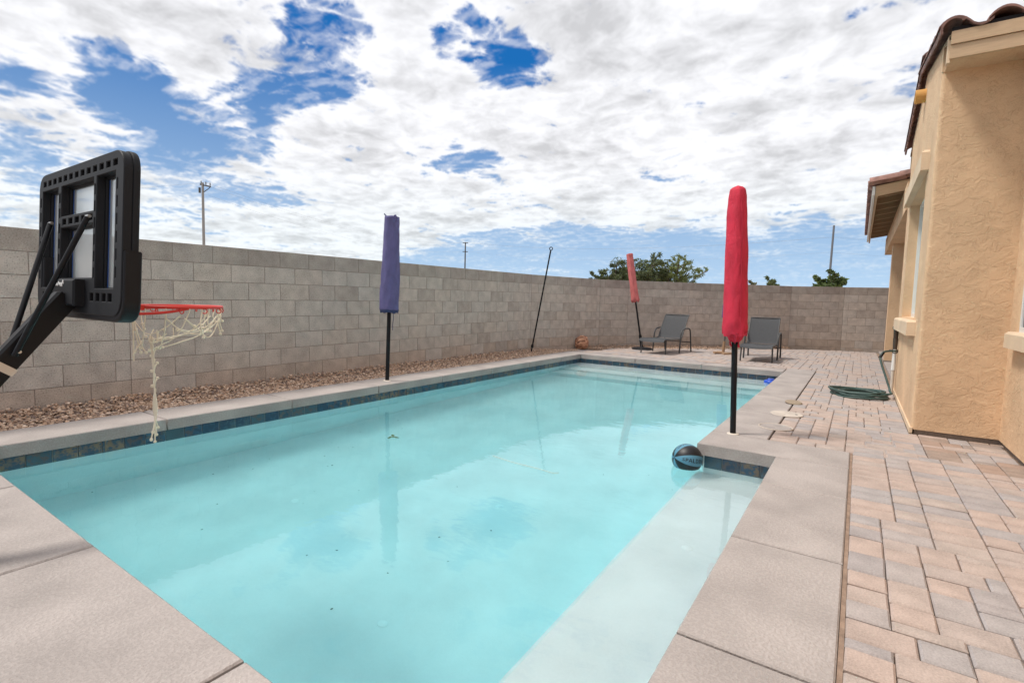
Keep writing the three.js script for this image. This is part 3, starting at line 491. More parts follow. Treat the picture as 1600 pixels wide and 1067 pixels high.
  part('bolt', rod([0.02, 0.045, 0.085], [0.02, 0.045, 0.125], 0.006), M.steel, br);
  part('bolt', rod([-0.05, 0.045, 0.085], [-0.05, 0.045, 0.125], 0.006), M.steel, br);
  // slanting mast, collar, struts, ballast base
  part('mast', beam([0, 1.07, -0.02], [0, 0.12, 0.71], 0.07, 0.088, 0.010), M.blackSteel, h);
  part('collar', beam([0, 0.778, 0.206], [0, 0.752, 0.226], 0.08, 0.098, 0.004), M.steel, h);
  part('bolt', rod([-0.07, 0.83, 0.165], [0.07, 0.83, 0.165], 0.007), M.steel, h);
  for (const s of [-1, 1]) part('strut', rod([s * 0.055, 0.815, 0.178], [s * 0.245, 1.415, -0.035], 0.0115, 0.0115, 12), M.blackSteel, h);
  for (const s of [-1, 1]) part('strut_pin', rod([s * 0.245 - 0.02, 1.418, -0.036], [s * 0.245 + 0.02, 1.418, -0.036], 0.007), M.steel, h);
  part('ballast_base', slab(0.80, 0.16, 0.62, 0.04, 0, 0, true).translate(0, 0, 0.87), M.blackPlastic, h);
  // rim: ring, inner support loop, plate
  const rim = part('rim', new THREE.TorusGeometry(0.205, 0.0085, 10, 56).rotateX(Math.PI / 2).translate(0, 1.025, -0.485), M.red, h);
  part('rim_brace', tube([[-0.10, 1.0, -0.14], [-0.13, 0.992, -0.26], [-0.175, 1.002, -0.37], [-0.20, 1.02, -0.45]], 0.007, 20, 8), M.red, rim);
  part('rim_brace', tube([[0.10, 1.0, -0.14], [0.13, 0.992, -0.26], [0.175, 1.002, -0.37], [0.20, 1.02, -0.45]], 0.007, 20, 8), M.red, rim);
  part('rim_plate', box(-0.10, 0.10, 0.96, 1.06, -0.13, -0.118), M.red, rim);
  part('rim_arm', beam([-0.08, 1.025, -0.12], [-0.08, 1.025, -0.30], 0.02, 0.022), M.red, rim);
  part('rim_arm', beam([0.08, 1.025, -0.12], [0.08, 1.025, -0.30], 0.02, 0.022), M.red, rim);
  for (let k = 0; k < 12; k++) { const a = k / 12 * 6.283 + 0.2; part('net_hook', new THREE.TorusGeometry(0.012, 0.0026, 6, 12).rotateY(-a).translate(Math.sin(a) * 0.205, 1.006, -0.485 + Math.cos(a) * 0.205), M.red, rim); }
  // torn net: loops under the rim, one long tail, loose ends
  const r = rng(23), on = (a, d = 0) => [Math.sin(a) * 0.205, 1.0 - d, -0.485 + Math.cos(a) * 0.205];
  const cord = (pts, rad = 0.0032) => part('net_cord', tube(pts, rad, pts.length * 7, 6), M.cord, h);
  const knot = (p) => part('net_knot', new THREE.SphereGeometry(0.0085, 8, 6).scale(1, 0.8 + 0.4 * r(), 1).translate(...p), M.cord, h);
  const hub = [-0.03, 0.90, -0.38];
  const mid = (a, b, t, sag) => [mix(a[0], b[0], t), mix(a[1], b[1], t) - sag, mix(a[2], b[2], t)];
  for (let k = 0; k < 9; k++) { const a = -1.0 + k * 0.48, p = on(a), e = [hub[0] + (r() - 0.5) * 0.14, hub[1] - 0.03 - 0.09 * r(), hub[2] + (r() - 0.5) * 0.12]; cord([[p[0], p[1] + 0.03, p[2]], p, mid(p, e, 0.3, 0.02 + 0.04 * r()), mid(p, e, 0.7, 0.03), e]); knot(e); knot(mid(p, e, 0.3, 0.03)); }
  for (let k = 0; k < 5; k++) { const a = on(-0.6 + r() * 2.6, 0.03), b = on(1.2 + r() * 2.4, 0.01 + 0.03 * r()); cord([a, mid(a, b, 0.3, 0.05 + 0.06 * r()), mid(a, b, 0.65, 0.06 + 0.06 * r()), b]); }
  for (let k = 0; k < 5; k++) { const c = [-0.05 + (r() - 0.5) * 0.12, 0.86 + (r() - 0.5) * 0.1, -0.37 + (r() - 0.5) * 0.13]; cord([c, [c[0] + 0.05 * (r() - 0.5), c[1] - 0.03, c[2] + 0.05 * (r() - 0.5)], [c[0] + 0.07 * (r() - 0.5), c[1] - 0.05 * r(), c[2] + 0.09 * (r() - 0.5)], [c[0] + 0.06 * (r() - 0.5), c[1] + 0.03, c[2] + 0.08 * (r() - 0.5)]]); }
  for (const [a, l] of [[3.3, 0.06], [3.05, 0.13], [2.9, 0.11], [2.5, 0.05], [1.9, 0.10], [1.7, 0.13], [3.6, 0.12]]) { const p = on(a); cord([[p[0], p[1] + 0.03, p[2]], p, [p[0] + 0.01, p[1] - l * 0.5, p[2] + 0.012], [p[0] - 0.006, p[1] - l, p[2] - 0.008]]); knot([p[0] - 0.006, p[1] - l, p[2] - 0.008]); }
  for (let k = 0; k < 5; k++) { const dx = (k - 2) * 0.008; cord([[-0.03 + dx, 0.87, -0.365], [-0.03 + dx * 0.6, 0.74, -0.372], [-0.03 + dx * 0.4, 0.62, -0.375 + dx * 0.3], [-0.03 + dx * 1.4, 0.48, -0.375], [-0.03 + dx * 3.6, 0.37 - 0.03 * (k % 3), -0.37 + dx * 2.4]], 0.0032); knot([-0.03 + dx * 3.6, 0.366 - 0.03 * (k % 3), -0.37 + dx * 2.4]); }
  for (let k = 0; k < 6; k++) { const y = 0.79 - k * 0.04, s = k % 2 ? 1 : -0.3; const e = [-0.055 - 0.01 * r(), y + 0.012, -0.395 + 0.02 * s]; cord([[-0.03, y - 0.03, -0.374], [-0.042, y - 0.005, -0.384], e], 0.0034); knot(e); }
  cord([on(-0.55, -0.02), on(-0.6, 0.05), [on(-0.6)[0] + 0.004, 0.86, on(-0.6)[2]], [on(-0.6)[0] + 0.01, 0.735, on(-0.6)[2] + 0.004]], 0.0042);
  shade(h);
}

// ------------------------------------------------------------------ closed umbrellas
function wrap(prof, o = {}) {               // cloth tube: prof = [[y, radius]], folds and wrinkles from noise
  const { seg = 44, rows = 60, fold = 0.06, folds = 5, seed = 1, lean = [0, 0], flat = 1, ruffle = 0 } = o, P = [], I = [], uv = [], y0 = prof[0][0], y1 = prof[prof.length - 1][0];
  const rad = (y) => { for (let i = 0; i + 1 < prof.length; i++) if (y >= prof[i][0] && y <= prof[i + 1][0]) { const t = (y - prof[i][0]) / (prof[i + 1][0] - prof[i][0] || 1); return mix(prof[i][1], prof[i + 1][1], t * t * (3 - 2 * t)); } return prof[prof.length - 1][1]; };
  for (let j = 0; j <= rows; j++) for (let i = 0; i <= seg; i++) {
    const t = j / rows, y = mix(y0, y1, t), a = (i % seg) / seg * Math.PI * 2, ca = Math.cos(a), sa = Math.sin(a);
    const n = fbm(ca * 1.1 + seed * 5 + y * 0.7, sa * 1.1 + y * 2.4 + seed, 3) * fold * 1.6 + fold * 0.35 * Math.sin(a * folds + 2.5 * fbm(y * 1.2 + seed, 3.3, 2)) + fold * 0.5 * fbm(a * 1.2 + seed, y * 11, 2) * smooth(0, 0.5, Math.abs(t - 0.5) * 2);
    const rf = ruffle * smooth(0.10, 0, t), r = rad(y) * (1 + n + rf * 0.55 * Math.sin(a * 7 + 3 * Math.sin(a * 2)));
    P.push(r * ca + lean[0] * (y - y0), y + rf * 0.05 * Math.sin(a * 5 + seed * 2), r * sa * flat + lean[1] * (y - y0)); uv.push(i / seg * 2, y * 1.5);
  }
  for (let j = 0; j < rows; j++) for (let i = 0; i < seg; i++) { const a = j * (seg + 1) + i, b = a + seg + 1; I.push(a, b, a + 1, b, b + 1, a + 1); }
  const g = new THREE.BufferGeometry(); g.setAttribute('position', new THREE.BufferAttribute(new Float32Array(P), 3)); g.setAttribute('uv', new THREE.BufferAttribute(new Float32Array(uv), 2)); g.setIndex(I); g.computeVertexNormals();
  const nn = g.attributes.normal; for (let j = 0; j <= rows; j++) { const a = j * (seg + 1), b = a + seg; nn.setXYZ(b, nn.getX(a), nn.getY(a), nn.getZ(a)); } return g;
}
for (const k of ['redCloth', 'fadedCloth', 'navyCloth', 'purpleCloth', 'navyDark']) M[k].side = THREE.DoubleSide;
{ // bright red, on the coping corner by the ball
  const u = thing('closed_umbrella', 'tall closed bright red umbrella on black pole by the floating ball', 'umbrella', [-0.84, 0, -4.73]); u.rotation.set(0.008, 0, 0.035);
  part('pole', rod([0, 0, 0], [0, 2.05, 0], 0.0245, 0.0245, 16), M.black, u);
  part('canopy', wrap([[0.86, 0.090], [0.93, 0.097], [1.10, 0.095], [1.5, 0.091], [1.85, 0.082], [2.02, 0.074], [2.08, 0.066], [2.115, 0.035], [2.12, 0.004]], { seed: 3, fold: 0.06, folds: 3, ruffle: 0.22, rows: 80 }), M.redCloth, u);
  part('tie_end', wrap([[0.79, 0.030], [0.83, 0.050], [0.88, 0.080]], { seed: 8, fold: 0.35, folds: 6, rows: 16, ruffle: 0.8 }), M.redCloth, u);
  part('seam', tube([[0.06, 0.9, 0.092], [0.058, 1.3, 0.085], [0.055, 1.7, 0.080], [0.045, 2.0, 0.072]], 0.0035, 40, 5), M.redCloth, u);
  part('deck_sleeve', lathe([[0.026, 0.008], [0.046, 0.006], [0.05, 0.001], [0.05, 0]], 20), M.pipe, u);
}
{ // navy, in the side coping
  const u = thing('closed_umbrella', 'closed navy blue umbrella on black pole before the long block wall', 'umbrella', [-5.16, 0, -4.71]); u.rotation.set(-0.02, 0, -0.012);
  part('pole', rod([0, 0, 0], [0, 2.1, 0], 0.026, 0.026, 16), M.black, u);
  part('canopy', wrap([[0.945, 0.122], [1.0, 0.122], [1.35, 0.118], [1.8, 0.104], [2.08, 0.098], [2.155, 0.096], [2.172, 0.06], [2.175, 0.004]], { seed: 5, fold: 0.075, folds: 4 }), M.navyCloth, u);
  part('hem', wrap([[0.905, 0.116], [0.95, 0.124]], { seed: 5.1, fold: 0.07, folds: 4, rows: 6, ruffle: 0.15 }), M.navyDark, u);
  part('tie', tube([[0.10, 0.93, 0.03], [0.115, 0.85, 0.03], [0.105, 0.75, 0.03], [0.11, 0.68, 0.03]], 0.004, 16, 6), M.navyDark, u);
  part('tie', tube([[-0.07, 2.16, 0.02], [-0.11, 2.185, 0.02], [-0.125, 2.20, 0.02]], 0.008, 8, 6), M.navyDark, u);
  part('tie', tube([[0.07, 2.16, 0.03], [0.105, 2.165, 0.03], [0.10, 2.10, 0.04]], 0.009, 8, 6), M.navyCloth, u);
  part('deck_sleeve', lathe([[0.028, 0.008], [0.05, 0.006], [0.054, 0]], 20), M.pipe, u);
}
{ // faded red, leaning in a round stand
  const u = thing('closed_umbrella', 'faded pinkish red closed umbrella leaning in a round black stand', 'umbrella', [-4.36, 0, -12.22]);
  part('stand', lathe([[0.24, 0], [0.245, 0.025], [0.22, 0.045], [0.08, 0.06], [0.04, 0.07]], 36), M.blackPlastic, u);
  const tilt = new THREE.Group(); const T = (g) => g.applyMatrix4(new THREE.Matrix4().makeRotationFromEuler(new THREE.Euler(0.02, 0, 0.175)));
  part('pole', T(rod([0, 0.02, 0], [0, 2.2, 0], 0.022, 0.022, 12)), M.black, u);
  part('stand_tube', T(rod([0, 0.03, 0], [0, 0.36, 0], 0.036, 0.036, 14)), M.black, u);
  part('canopy', T(wrap([[1.17, 0.075], [1.22, 0.098], [1.36, 0.092], [1.7, 0.084], [2.1, 0.084], [2.36, 0.078]], { seed: 11, fold: 0.10, folds: 5, ruffle: 0.3 })), M.fadedCloth, u);
  part('canopy_tip', T(wrap([[2.33, 0.08], [2.37, 0.06], [2.375, 0.003]], { seed: 11, fold: 0.2, rows: 8 })), M.fadedCloth, u);
}
{ // purple, behind the bright red one, on a plank foot
  const u = thing('closed_umbrella', 'purple closed umbrella on a plank foot, mostly hidden behind the bright red one', 'umbrella', [-2.56, 0, -12.62]); u.rotation.z = -0.05;
  part('plank_foot', slab(0.42, 0.045, 0.12, 0.006, 0, 0, true).rotateY(0.6), M.wood, u);
  part('plank_foot', slab(0.12, 0.043, 0.42, 0.006, 0, 0, true).rotateY(0.6), M.wood, u);
  part('pole', rod([0, 0.03, 0], [0, 2.15, 0], 0.022, 0.022, 12), M.poleDark, u);
  part('pole_sleeve', rod([0, 0.03, 0], [0, 0.30, 0], 0.032, 0.032, 12), M.wood, u);
  part('canopy', wrap([[0.80, 0.06], [0.86, 0.11], [1.2, 0.115], [1.7, 0.11], [2.0, 0.10], [2.15, 0.02]], { seed: 14, fold: 0.07 }), M.purpleCloth, u);
}
{ // leaning black rod with an eye
  const u = thing('black_rod', 'thin black metal rod with ring at its top leaning above the gravel', 'rod', [-5.80, 0.02, -9.38]);
  part('shaft', rod([0, 0, 0], [0.29, 2.17, -0.20], 0.0165, 0.0165, 10), M.black, u);
  part('eye', new THREE.TorusGeometry(0.032, 0.009, 8, 20).rotateY(0.6).translate(0.295, 2.21, -0.203), M.black, u);
  part('foot_collar', rod([0.012, 0.10, -0.009], [0.018, 0.16, -0.013], 0.032, 0.026, 10), M.black, u);
}

// ------------------------------------------------------------------ two sling loungers
function lounger(label, pos, turn) {
  const t = thing('sling_lounger', label, 'lounge chair', pos, turn, 'grey sling loungers on the far patio');
  const path = [[0.86, 0.30], [0.82, 0.345], [0.70, 0.36], [0.4, 0.352], [0.05, 0.340], [-0.12, 0.345], [-0.18, 0.38], [-0.26, 0.50], [-0.42, 0.74], [-0.51, 0.865], [-0.57, 0.92]];
  const curve = new THREE.CatmullRomCurve3(path.map(([z, y]) => new THREE.Vector3(0, y, z))), sheet = (t0, t1, n, hw) => { const P = [], I = [], uv = []; for (let j = 0; j <= n; j++) { const p = curve.getPoint(mix(t0, t1, j / n)); for (let i = 0; i <= 6; i++) { const u = i / 6 - 0.5; P.push(u * 2 * hw, p.y - 0.018 * (1 - 4 * u * u), p.z); uv.push(u * 2 * hw, j / n * 0.9); } } for (let j = 0; j < n; j++) for (let i = 0; i < 6; i++) { const a = j * 7 + i, b = a + 7; I.push(a, a + 1, b, b, a + 1, b + 1); } const g = new THREE.BufferGeometry(); g.setAttribute('position', new THREE.BufferAttribute(new Float32Array(P), 3)); g.setAttribute('uv', new THREE.BufferAttribute(new Float32Array(uv), 2)); g.setIndex(I); g.computeVertexNormals(); return g; };
  part('seat', sheet(0, 0.535, 20, 0.30), M.sling, t); part('backrest', sheet(0.555, 1, 16, 0.30), M.sling, t);
  for (const s of [-1, 1]) {
    const rail = (a, b, n) => { const q = []; for (let i = 0; i <= n; i++) { const p = curve.getPoint(mix(a, b, i / n)); q.push([s * 0.305, p.y - 0.004, p.z]); } return tube(q, 0.014, 40, 8); };
    part('seat_rail', rail(0, 0.54, 12), M.bronze, t); part('back_rail', rail(0.55, 1, 10), M.bronze, t);
    part('leg', tube([[s * 0.30, 0.345, 0.70], [s * 0.305, 0.2, 0.715], [s * 0.31, 0, 0.735]], 0.016, 12, 8), M.bronze, t);
    part('arm', tube([[s * 0.345, 0.0, 0.03], [s * 0.345, 0.26, 0.0], [s * 0.345, 0.46, -0.03], [s * 0.345, 0.555, -0.10], [s * 0.345, 0.585, -0.24], [s * 0.345, 0.59, -0.42], [s * 0.345, 0.575, -0.54], [s * 0.345, 0.50, -0.595], [s * 0.345, 0.25, -0.65], [s * 0.345, 0, -0.70]], 0.0185, 60, 8), M.bronze, t);
  }
  part('crossbar', rod([-0.305, 0.335, 0.70], [0.305, 0.335, 0.70], 0.013), M.bronze, t);
  part('crossbar', rod([-0.345, 0.325, -0.08], [0.345, 0.325, -0.08], 0.014), M.bronze, t);
  part('crossbar', rod([-0.345, 0.24, -0.65], [0.345, 0.24, -0.65], 0.013), M.bronze, t);
  part('crossbar', rod([-0.305, 0.92, -0.57], [0.305, 0.92, -0.57], 0.014), M.bronze, t);
  t.scale.setScalar(0.95);
  return t;
}
M.sling.side = THREE.DoubleSide;
lounger('grey sling lounger with black frame next to the leaning faded umbrella', [-3.70, -0.002, -12.02], -0.12);
lounger('grey sling lounger with black frame standing alone by the blue float corner', [-1.69, -0.002, -12.06], 0.03);

// ------------------------------------------------------------------ things on the deck and in the pool
{ // banded boulder on the gravel
  const q = new THREE.IcosahedronGeometry(1, 4), p = q.attributes.position; for (let i = 0; i < p.count; i++) { const v = new THREE.Vector3().fromBufferAttribute(p, i), n = 1 + 0.22 * fbm(v.x * 1.6 + 3, v.z * 1.4 + v.y * 2, 3) + 0.13 * fbm(v.x * 1.5 + 5, v.y * 6 + v.z, 3); v.multiplyScalar(n); v.y = Math.sign(v.y) * Math.pow(Math.abs(v.y), 0.75); p.setXYZ(i, v.x * 0.165, v.y * 0.165, v.z * 0.15); } q.computeVertexNormals();
  const t = tex(256, 256, (u, v, i, j) => { const n = fbm(u * 4, v * 12 + 1.5 * fbm(u * 5, v * 5, 3, 5), 4, 4), m = smooth(-0.2, 0.3, n), k = smooth(0.18, 0.35, fbm(u * 6 + 9, v * 10, 3, 6)); return [mix(mix(0.66, 0.88, m), 0.50, k), mix(mix(0.47, 0.68, m), 0.35, k), mix(mix(0.37, 0.56, m), 0.28, k)]; });
  const b = part('boulder', q, new THREE.MeshStandardMaterial({ map: t, roughness: 0.9 }), scene); b.position.set(-5.50, 0.145, -11.22); b.rotation.y = 1; b.userData = { label: 'rounded reddish brown boulder on the gravel by the wall bend', category: 'boulder' };
}
{ // floating ball: eight panels between two poles
  const c = document.createElement('canvas'); c.width = 1024; c.height = 512; const x = c.getContext('2d');
  for (let k = 0; k < 8; k++) { x.fillStyle = k % 2 ? '#14141a' : '#578ba3'; x.fillRect(k * 128, 0, 128, 512); }
  x.fillStyle = '#0a0a0c'; for (let k = 0; k < 8; k++) x.fillRect(k * 128 - 4, 0, 8, 512);
  x.fillStyle = '#0c1418'; x.font = 'bold 62px sans-serif'; x.textAlign = 'center'; x.textBaseline = 'middle';
  for (const k of [0, 2, 4, 6]) { x.save(); x.translate(k * 128 + 64, 256); x.rotate(Math.PI / 2); x.fillText('SPALDING', 0, 0); x.restore(); }
  const t = new THREE.CanvasTexture(c); t.colorSpace = THREE.SRGBColorSpace;
  const peb = tex(256, 256, (u, v, i, j) => 0.5 + 0.5 * fbm(u * 60, v * 60, 2, 60), 4, false);
  const b = part('basketball', new THREE.SphereGeometry(0.117, 48, 32).rotateY(0.75), new THREE.MeshStandardMaterial({ map: t, bumpMap: peb, bumpScale: 0.0006, roughness: 0.42 }), scene);
  b.position.set(-1.06, -0.115, -4.12); b.rotation.order = 'YXZ'; b.rotation.set(1.0, 0.62, Math.PI / 2 - 0.28); b.userData = { label: 'blue and black basketball floating against the coping corner', category: 'ball' };
}
{ // blue chlorine floater
  const f = thing('chlorine_floater', 'bright blue plastic floater in the far pool corner', 'pool float', [-1.17, -0.165, -9.70]);
  part('ring', new THREE.TorusGeometry(0.075, 0.035, 12, 28).rotateX(Math.PI / 2), mat([0.01, 0.075, 0.52], { roughness: 0.35 }), f);
  part('cap', lathe([[0.0, 0.062], [0.05, 0.058], [0.062, 0.035], [0.062, 0.0]], 24), mat([0.012, 0.06, 0.42], { roughness: 0.35 }), f);
  part('tablet_basket', lathe([[0.055, 0.0], [0.05, -0.16], [0, -0.165]], 20), mat([0.10, 0.28, 0.75], { roughness: 0.4 }), f);
}
{ // lids on the deck
  const l = thing('skimmer_lid', 'small round lid tipped up on the coping joint, dark underneath', 'lid', [-0.56, 0.004, -6.72]); l.rotation.set(0.10, 0, -0.06);
  part('lid', lathe([[0, 0.020], [0.072, 0.020], [0.088, 0.014], [0.088, 0.004], [0, 0.004]], 32), mat([0.30, 0.235, 0.17]), l); part('underside', lathe([[0, 0.0035], [0.08, 0.0035], [0.08, -0.006], [0, -0.006]], 28).translate(0, 0, 0), mat([0.12, 0.095, 0.07]), l);
  const w = thing('deck_cover', 'flat cream white round cover beside the tipped lid', 'lid', [-0.555, 0.001, -5.98]); part('cover', lathe([[0, 0.008], [0.145, 0.008], [0.152, 0.004], [0.152, 0]], 40), mat([0.62, 0.545, 0.475], { map: deckTex }), w); part('finger_hole', lathe([[0, 0.0095], [0.012, 0.0095], [0.014, 0.008]], 14).translate(0.09, 0, 0), M.tar, w);
  const v = thing('deck_cover', 'worn beige round cover closest to the bright red umbrella', 'lid', [-0.57, 0.001, -5.25]); part('cover', lathe([[0, 0.006], [0.125, 0.006], [0.128, 0.004]], 40), M.deck, v); part('rim', new THREE.TorusGeometry(0.138, 0.007, 6, 44).rotateX(Math.PI / 2).scale(1, 0.9, 1).translate(0, 0.002, 0), mat([0.52, 0.45, 0.39]), v);
}
{ // hose, riser pipe
  const r = rng(12), h = thing('garden_hose', 'dark green garden hose coiled on the pavers by the wall', 'hose', [0.10, 0.0, -7.92]);
  const pts = []; for (let k = 0; k <= 150; k++) { const t = k / 150, a = t * Math.PI * 2 * 6.3 + 0.4, R = 0.25 + 0.045 * Math.sin(a * 0.37 + 1) + 0.03 * (r() - 0.5) * 0.3, ex = 0.05 * Math.sin(a / 6.3 * 2); pts.push([R * Math.cos(a) * 1.02 + ex - 0.02, 0.014 + 0.055 * t + 0.012 * Math.sin(a * 1.7), R * Math.sin(a) * 1.0 + 0.06 * Math.sin(a * 0.31)]); }
  part('coil', tube(pts, 0.0125, 520, 8), M.hose, h);
  part('outer_loop', tube([[-0.10, 0.015, 0.22], [-0.27, 0.014, 0.12], [-0.34, 0.014, -0.02], [-0.28, 0.02, -0.12], [-0.12, 0.03, -0.18], [0.08, 0.05, -0.22]], 0.0125, 60, 8), M.hose, h);
  const L = pts[pts.length - 1];
  part('riser', tube([L, [0.26, 0.07, 0.10], [0.285, 0.10, -0.04], [0.25, 0.22, -0.12], [0.19, 0.40, -0.22], [0.17, 0.50, -0.28], [0.20, 0.56, -0.32], [0.27, 0.575, -0.40], [0.335, 0.575, -0.46]], 0.0125, 80, 8), M.hose, h);
  part('coupling', rod([0.165, 0.49, -0.275], [0.20, 0.555, -0.318], 0.019, 0.017, 10), M.black, h);
  const s = thing('water_spigot', 'cream riser pipe with dark valve on the stucco corner wall', 'spigot', [0.425, 0, -8.42]);
  part('pipe', rod([0, 0, 0], [0, 0.60, 0], 0.019, 0.019, 14), M.pipe, s); part('pipe_wrap', rod([0, 0.32, 0], [0, 0.60, 0], 0.025, 0.022, 14), M.white, s);
  part('valve', rod([0, 0.60, 0], [0, 0.74, 0], 0.024, 0.03, 12), M.brass, s); part('breaker_cap', lathe([[0, 0.90], [0.042, 0.895], [0.044, 0.865], [0.03, 0.85], [0.026, 0.74], [0.0, 0.74]], 20), M.brass, s); part('cap_top', lathe([[0, 0.912], [0.03, 0.908], [0.04, 0.896]], 16), M.pipe, s);
  part('spout', rod([0, 0.575, 0], [-0.06, 0.575, 0.02], 0.014), M.brass, s); part('wall_stub', rod([0, 0.575, 0], [0.045, 0.575, 0], 0.016), M.brass, s); part('handle', new THREE.TorusGeometry(0.03, 0.006, 6, 16).translate(0.0, 0.575, 0.05), M.brass, s);
}
{ // a twig, a leaf and grit in the water
  const tw = part('twig', tube([[-2.43, -0.176, -3.37], [-2.2, -0.175, -3.33], [-1.95, -0.175, -3.32], [-1.82, -0.176, -3.305], [-1.79, -0.175, -3.34]], 0.0024, 24, 5), M.pipe, scene); tw.userData = { label: 'thin bent twig floating in the middle of the pool', category: 'twig' };
  const lf = new THREE.SphereGeometry(0.03, 8, 4).scale(1, 0.08, 0.5).translate(0.02, 0, 0), lm = mat([0.09, 0.13, 0.05]); const t = thing('floating_leaves', 'small dark green leaf sprig floating below the navy umbrella', 'leaves', [-3.49, -0.175, -3.26]);
  for (let k = 0; k < 5; k++) { const m = part('leaf', lf, lm, t); m.rotation.y = k * 1.3; m.position.set(0.03 * Math.cos(k * 2), 0.002, 0.03 * Math.sin(k * 2)); }
  const r = rng(3), n = 60, grit = new THREE.InstancedMesh(new THREE.IcosahedronGeometry(0.006, 0).scale(1, 0.4, 1), mat([0.16, 0.18, 0.15]), n), m = new THREE.Matrix4();
  for (let k = 0; k < n; k++) { const a = r(), edge = k % 3; const x = edge === 0 ? -4.0 - 0.7 * r() : edge === 1 ? -1.10 - 0.22 * r() * r() : -4.9 + 3.8 * r(), z = edge === 1 ? -1.3 - 2 * r() : -1.4 - 3.4 * r(); m.makeRotationY(r() * 6).setPosition(x, FLOOR + 0.004, z); m.scale(new THREE.Vector3(0.5 + r() * 1.1, 1, 0.5 + r() * 1.1)); grit.setMatrixAt(k, m); }
  grit.name = 'pool_grit'; grit.userData = { kind: 'stuff', label: 'scattered dark specks of grit on the pool floor', category: 'grit' }; scene.add(grit);
}

// ------------------------------------------------------------------ beyond the walls: trees, utility poles, wires
function away(px, D) { return [(px - 800) / 802.76 * D * 0.83 - D * 0.558, -(px - 800) / 802.76 * D * 0.558 - D * 0.83]; }  // a spot on the ground, D metres out
function tree(name, label, pos, o) {
  const { h, r: cr, n, leaf, tones, seed, open = 0.5, base = 0.35, arch = 0.4 } = o, r = rng(seed), t = thing(name, label, 'tree', pos, 0, 'trees beyond the wall');
  const wood = [], tips = []; const bark = mat([0.13, 0.10, 0.075]);
  const stems = o.stems ?? 3; wood.push(rod([0, -0.15, 0], [0.05, h * base, 0], 0.09 * h / 3, 0.06 * h / 3, 8));
  for (let s = 0; s < stems * 3; s++) {
    const a = s / stems / 3 * 6.283 + r() * 0.8, out = cr * (0.35 + 0.65 * r()), top = h * (base + (1 - base) * (0.5 + 0.5 * r()) * (1 - 0.30 * (out / cr) ** 2)), x = Math.cos(a) * out, z = Math.sin(a) * out, y0 = h * base * (0.6 + 0.4 * r());
    const pts = [[0.03, y0, 0], [x * 0.3, mix(y0, top, 0.5 + arch * 0.2), z * 0.3], [x * 0.7, mix(y0, top, 0.85), z * 0.7], [x, top, z]]; wood.push(tube(pts, 0.018 * h / 3, 10, 5));
    const c = new THREE.CatmullRomCurve3(pts.map((p) => new THREE.Vector3(...p)));
    for (let k = 0; k < 7; k++) { const p = c.getPoint(0.3 + 0.7 * k / 6), b = r() * 6.283, l = cr * (0.22 + 0.28 * r()), q = [p.x + Math.cos(b) * l, p.y + l * (0.5 * r() - 0.05), p.z + Math.sin(b) * l]; wood.push(rod([p.x, p.y, p.z], q, 0.007 * h / 3, 0.003, 4)); tips.push([p.x, p.y, p.z, ...q]); }
  }
  part('trunk', mergeGeometries(wood.map((g) => { const q = g.index ? g.toNonIndexed() : g; q.deleteAttribute('uv'); return q; })), bark, t);
  tones.forEach((tone, ti) => {
    const P = [], per = Math.floor(n / tones.length);
    for (let k = 0; k < per; k++) {
      const b = tips[Math.floor(r() * tips.length)], u = Math.pow(r(), 0.7) * 1.12, j = cr * 0.10 * open; const cx = mix(b[0], b[3], u) + (r() - 0.5) * j, cy = mix(b[1], b[4], u) + (r() - 0.5) * j, cz = mix(b[2], b[5], u) + (r() - 0.5) * j;
      const ax = new THREE.Vector3(r() - 0.5, r() - 0.3, r() - 0.5).normalize(), bx = new THREE.Vector3(r() - 0.5, r() - 0.5, r() - 0.5).cross(ax).normalize(), L = leaf * (0.7 + 0.8 * r()), w = L * (o.slim ?? 0.4);
      const A = [cx - ax.x * L, cy - ax.y * L, cz - ax.z * L], B = [cx + bx.x * w, cy + bx.y * w, cz + bx.z * w], C = [cx + ax.x * L, cy + ax.y * L, cz + ax.z * L], D = [cx - bx.x * w, cy - bx.y * w, cz - bx.z * w]; P.push(...A, ...B, ...C, ...A, ...C, ...D);
    }
    const g = new THREE.BufferGeometry(); g.setAttribute('position', new THREE.BufferAttribute(new Float32Array(P), 3)); g.computeVertexNormals();
    part('crown', g, new THREE.MeshPhysicalMaterial({ color: col(...tone), roughness: 0.95, transmission: 0.3, thickness: 0, side: THREE.DoubleSide }), t);
  });
  return t;
}
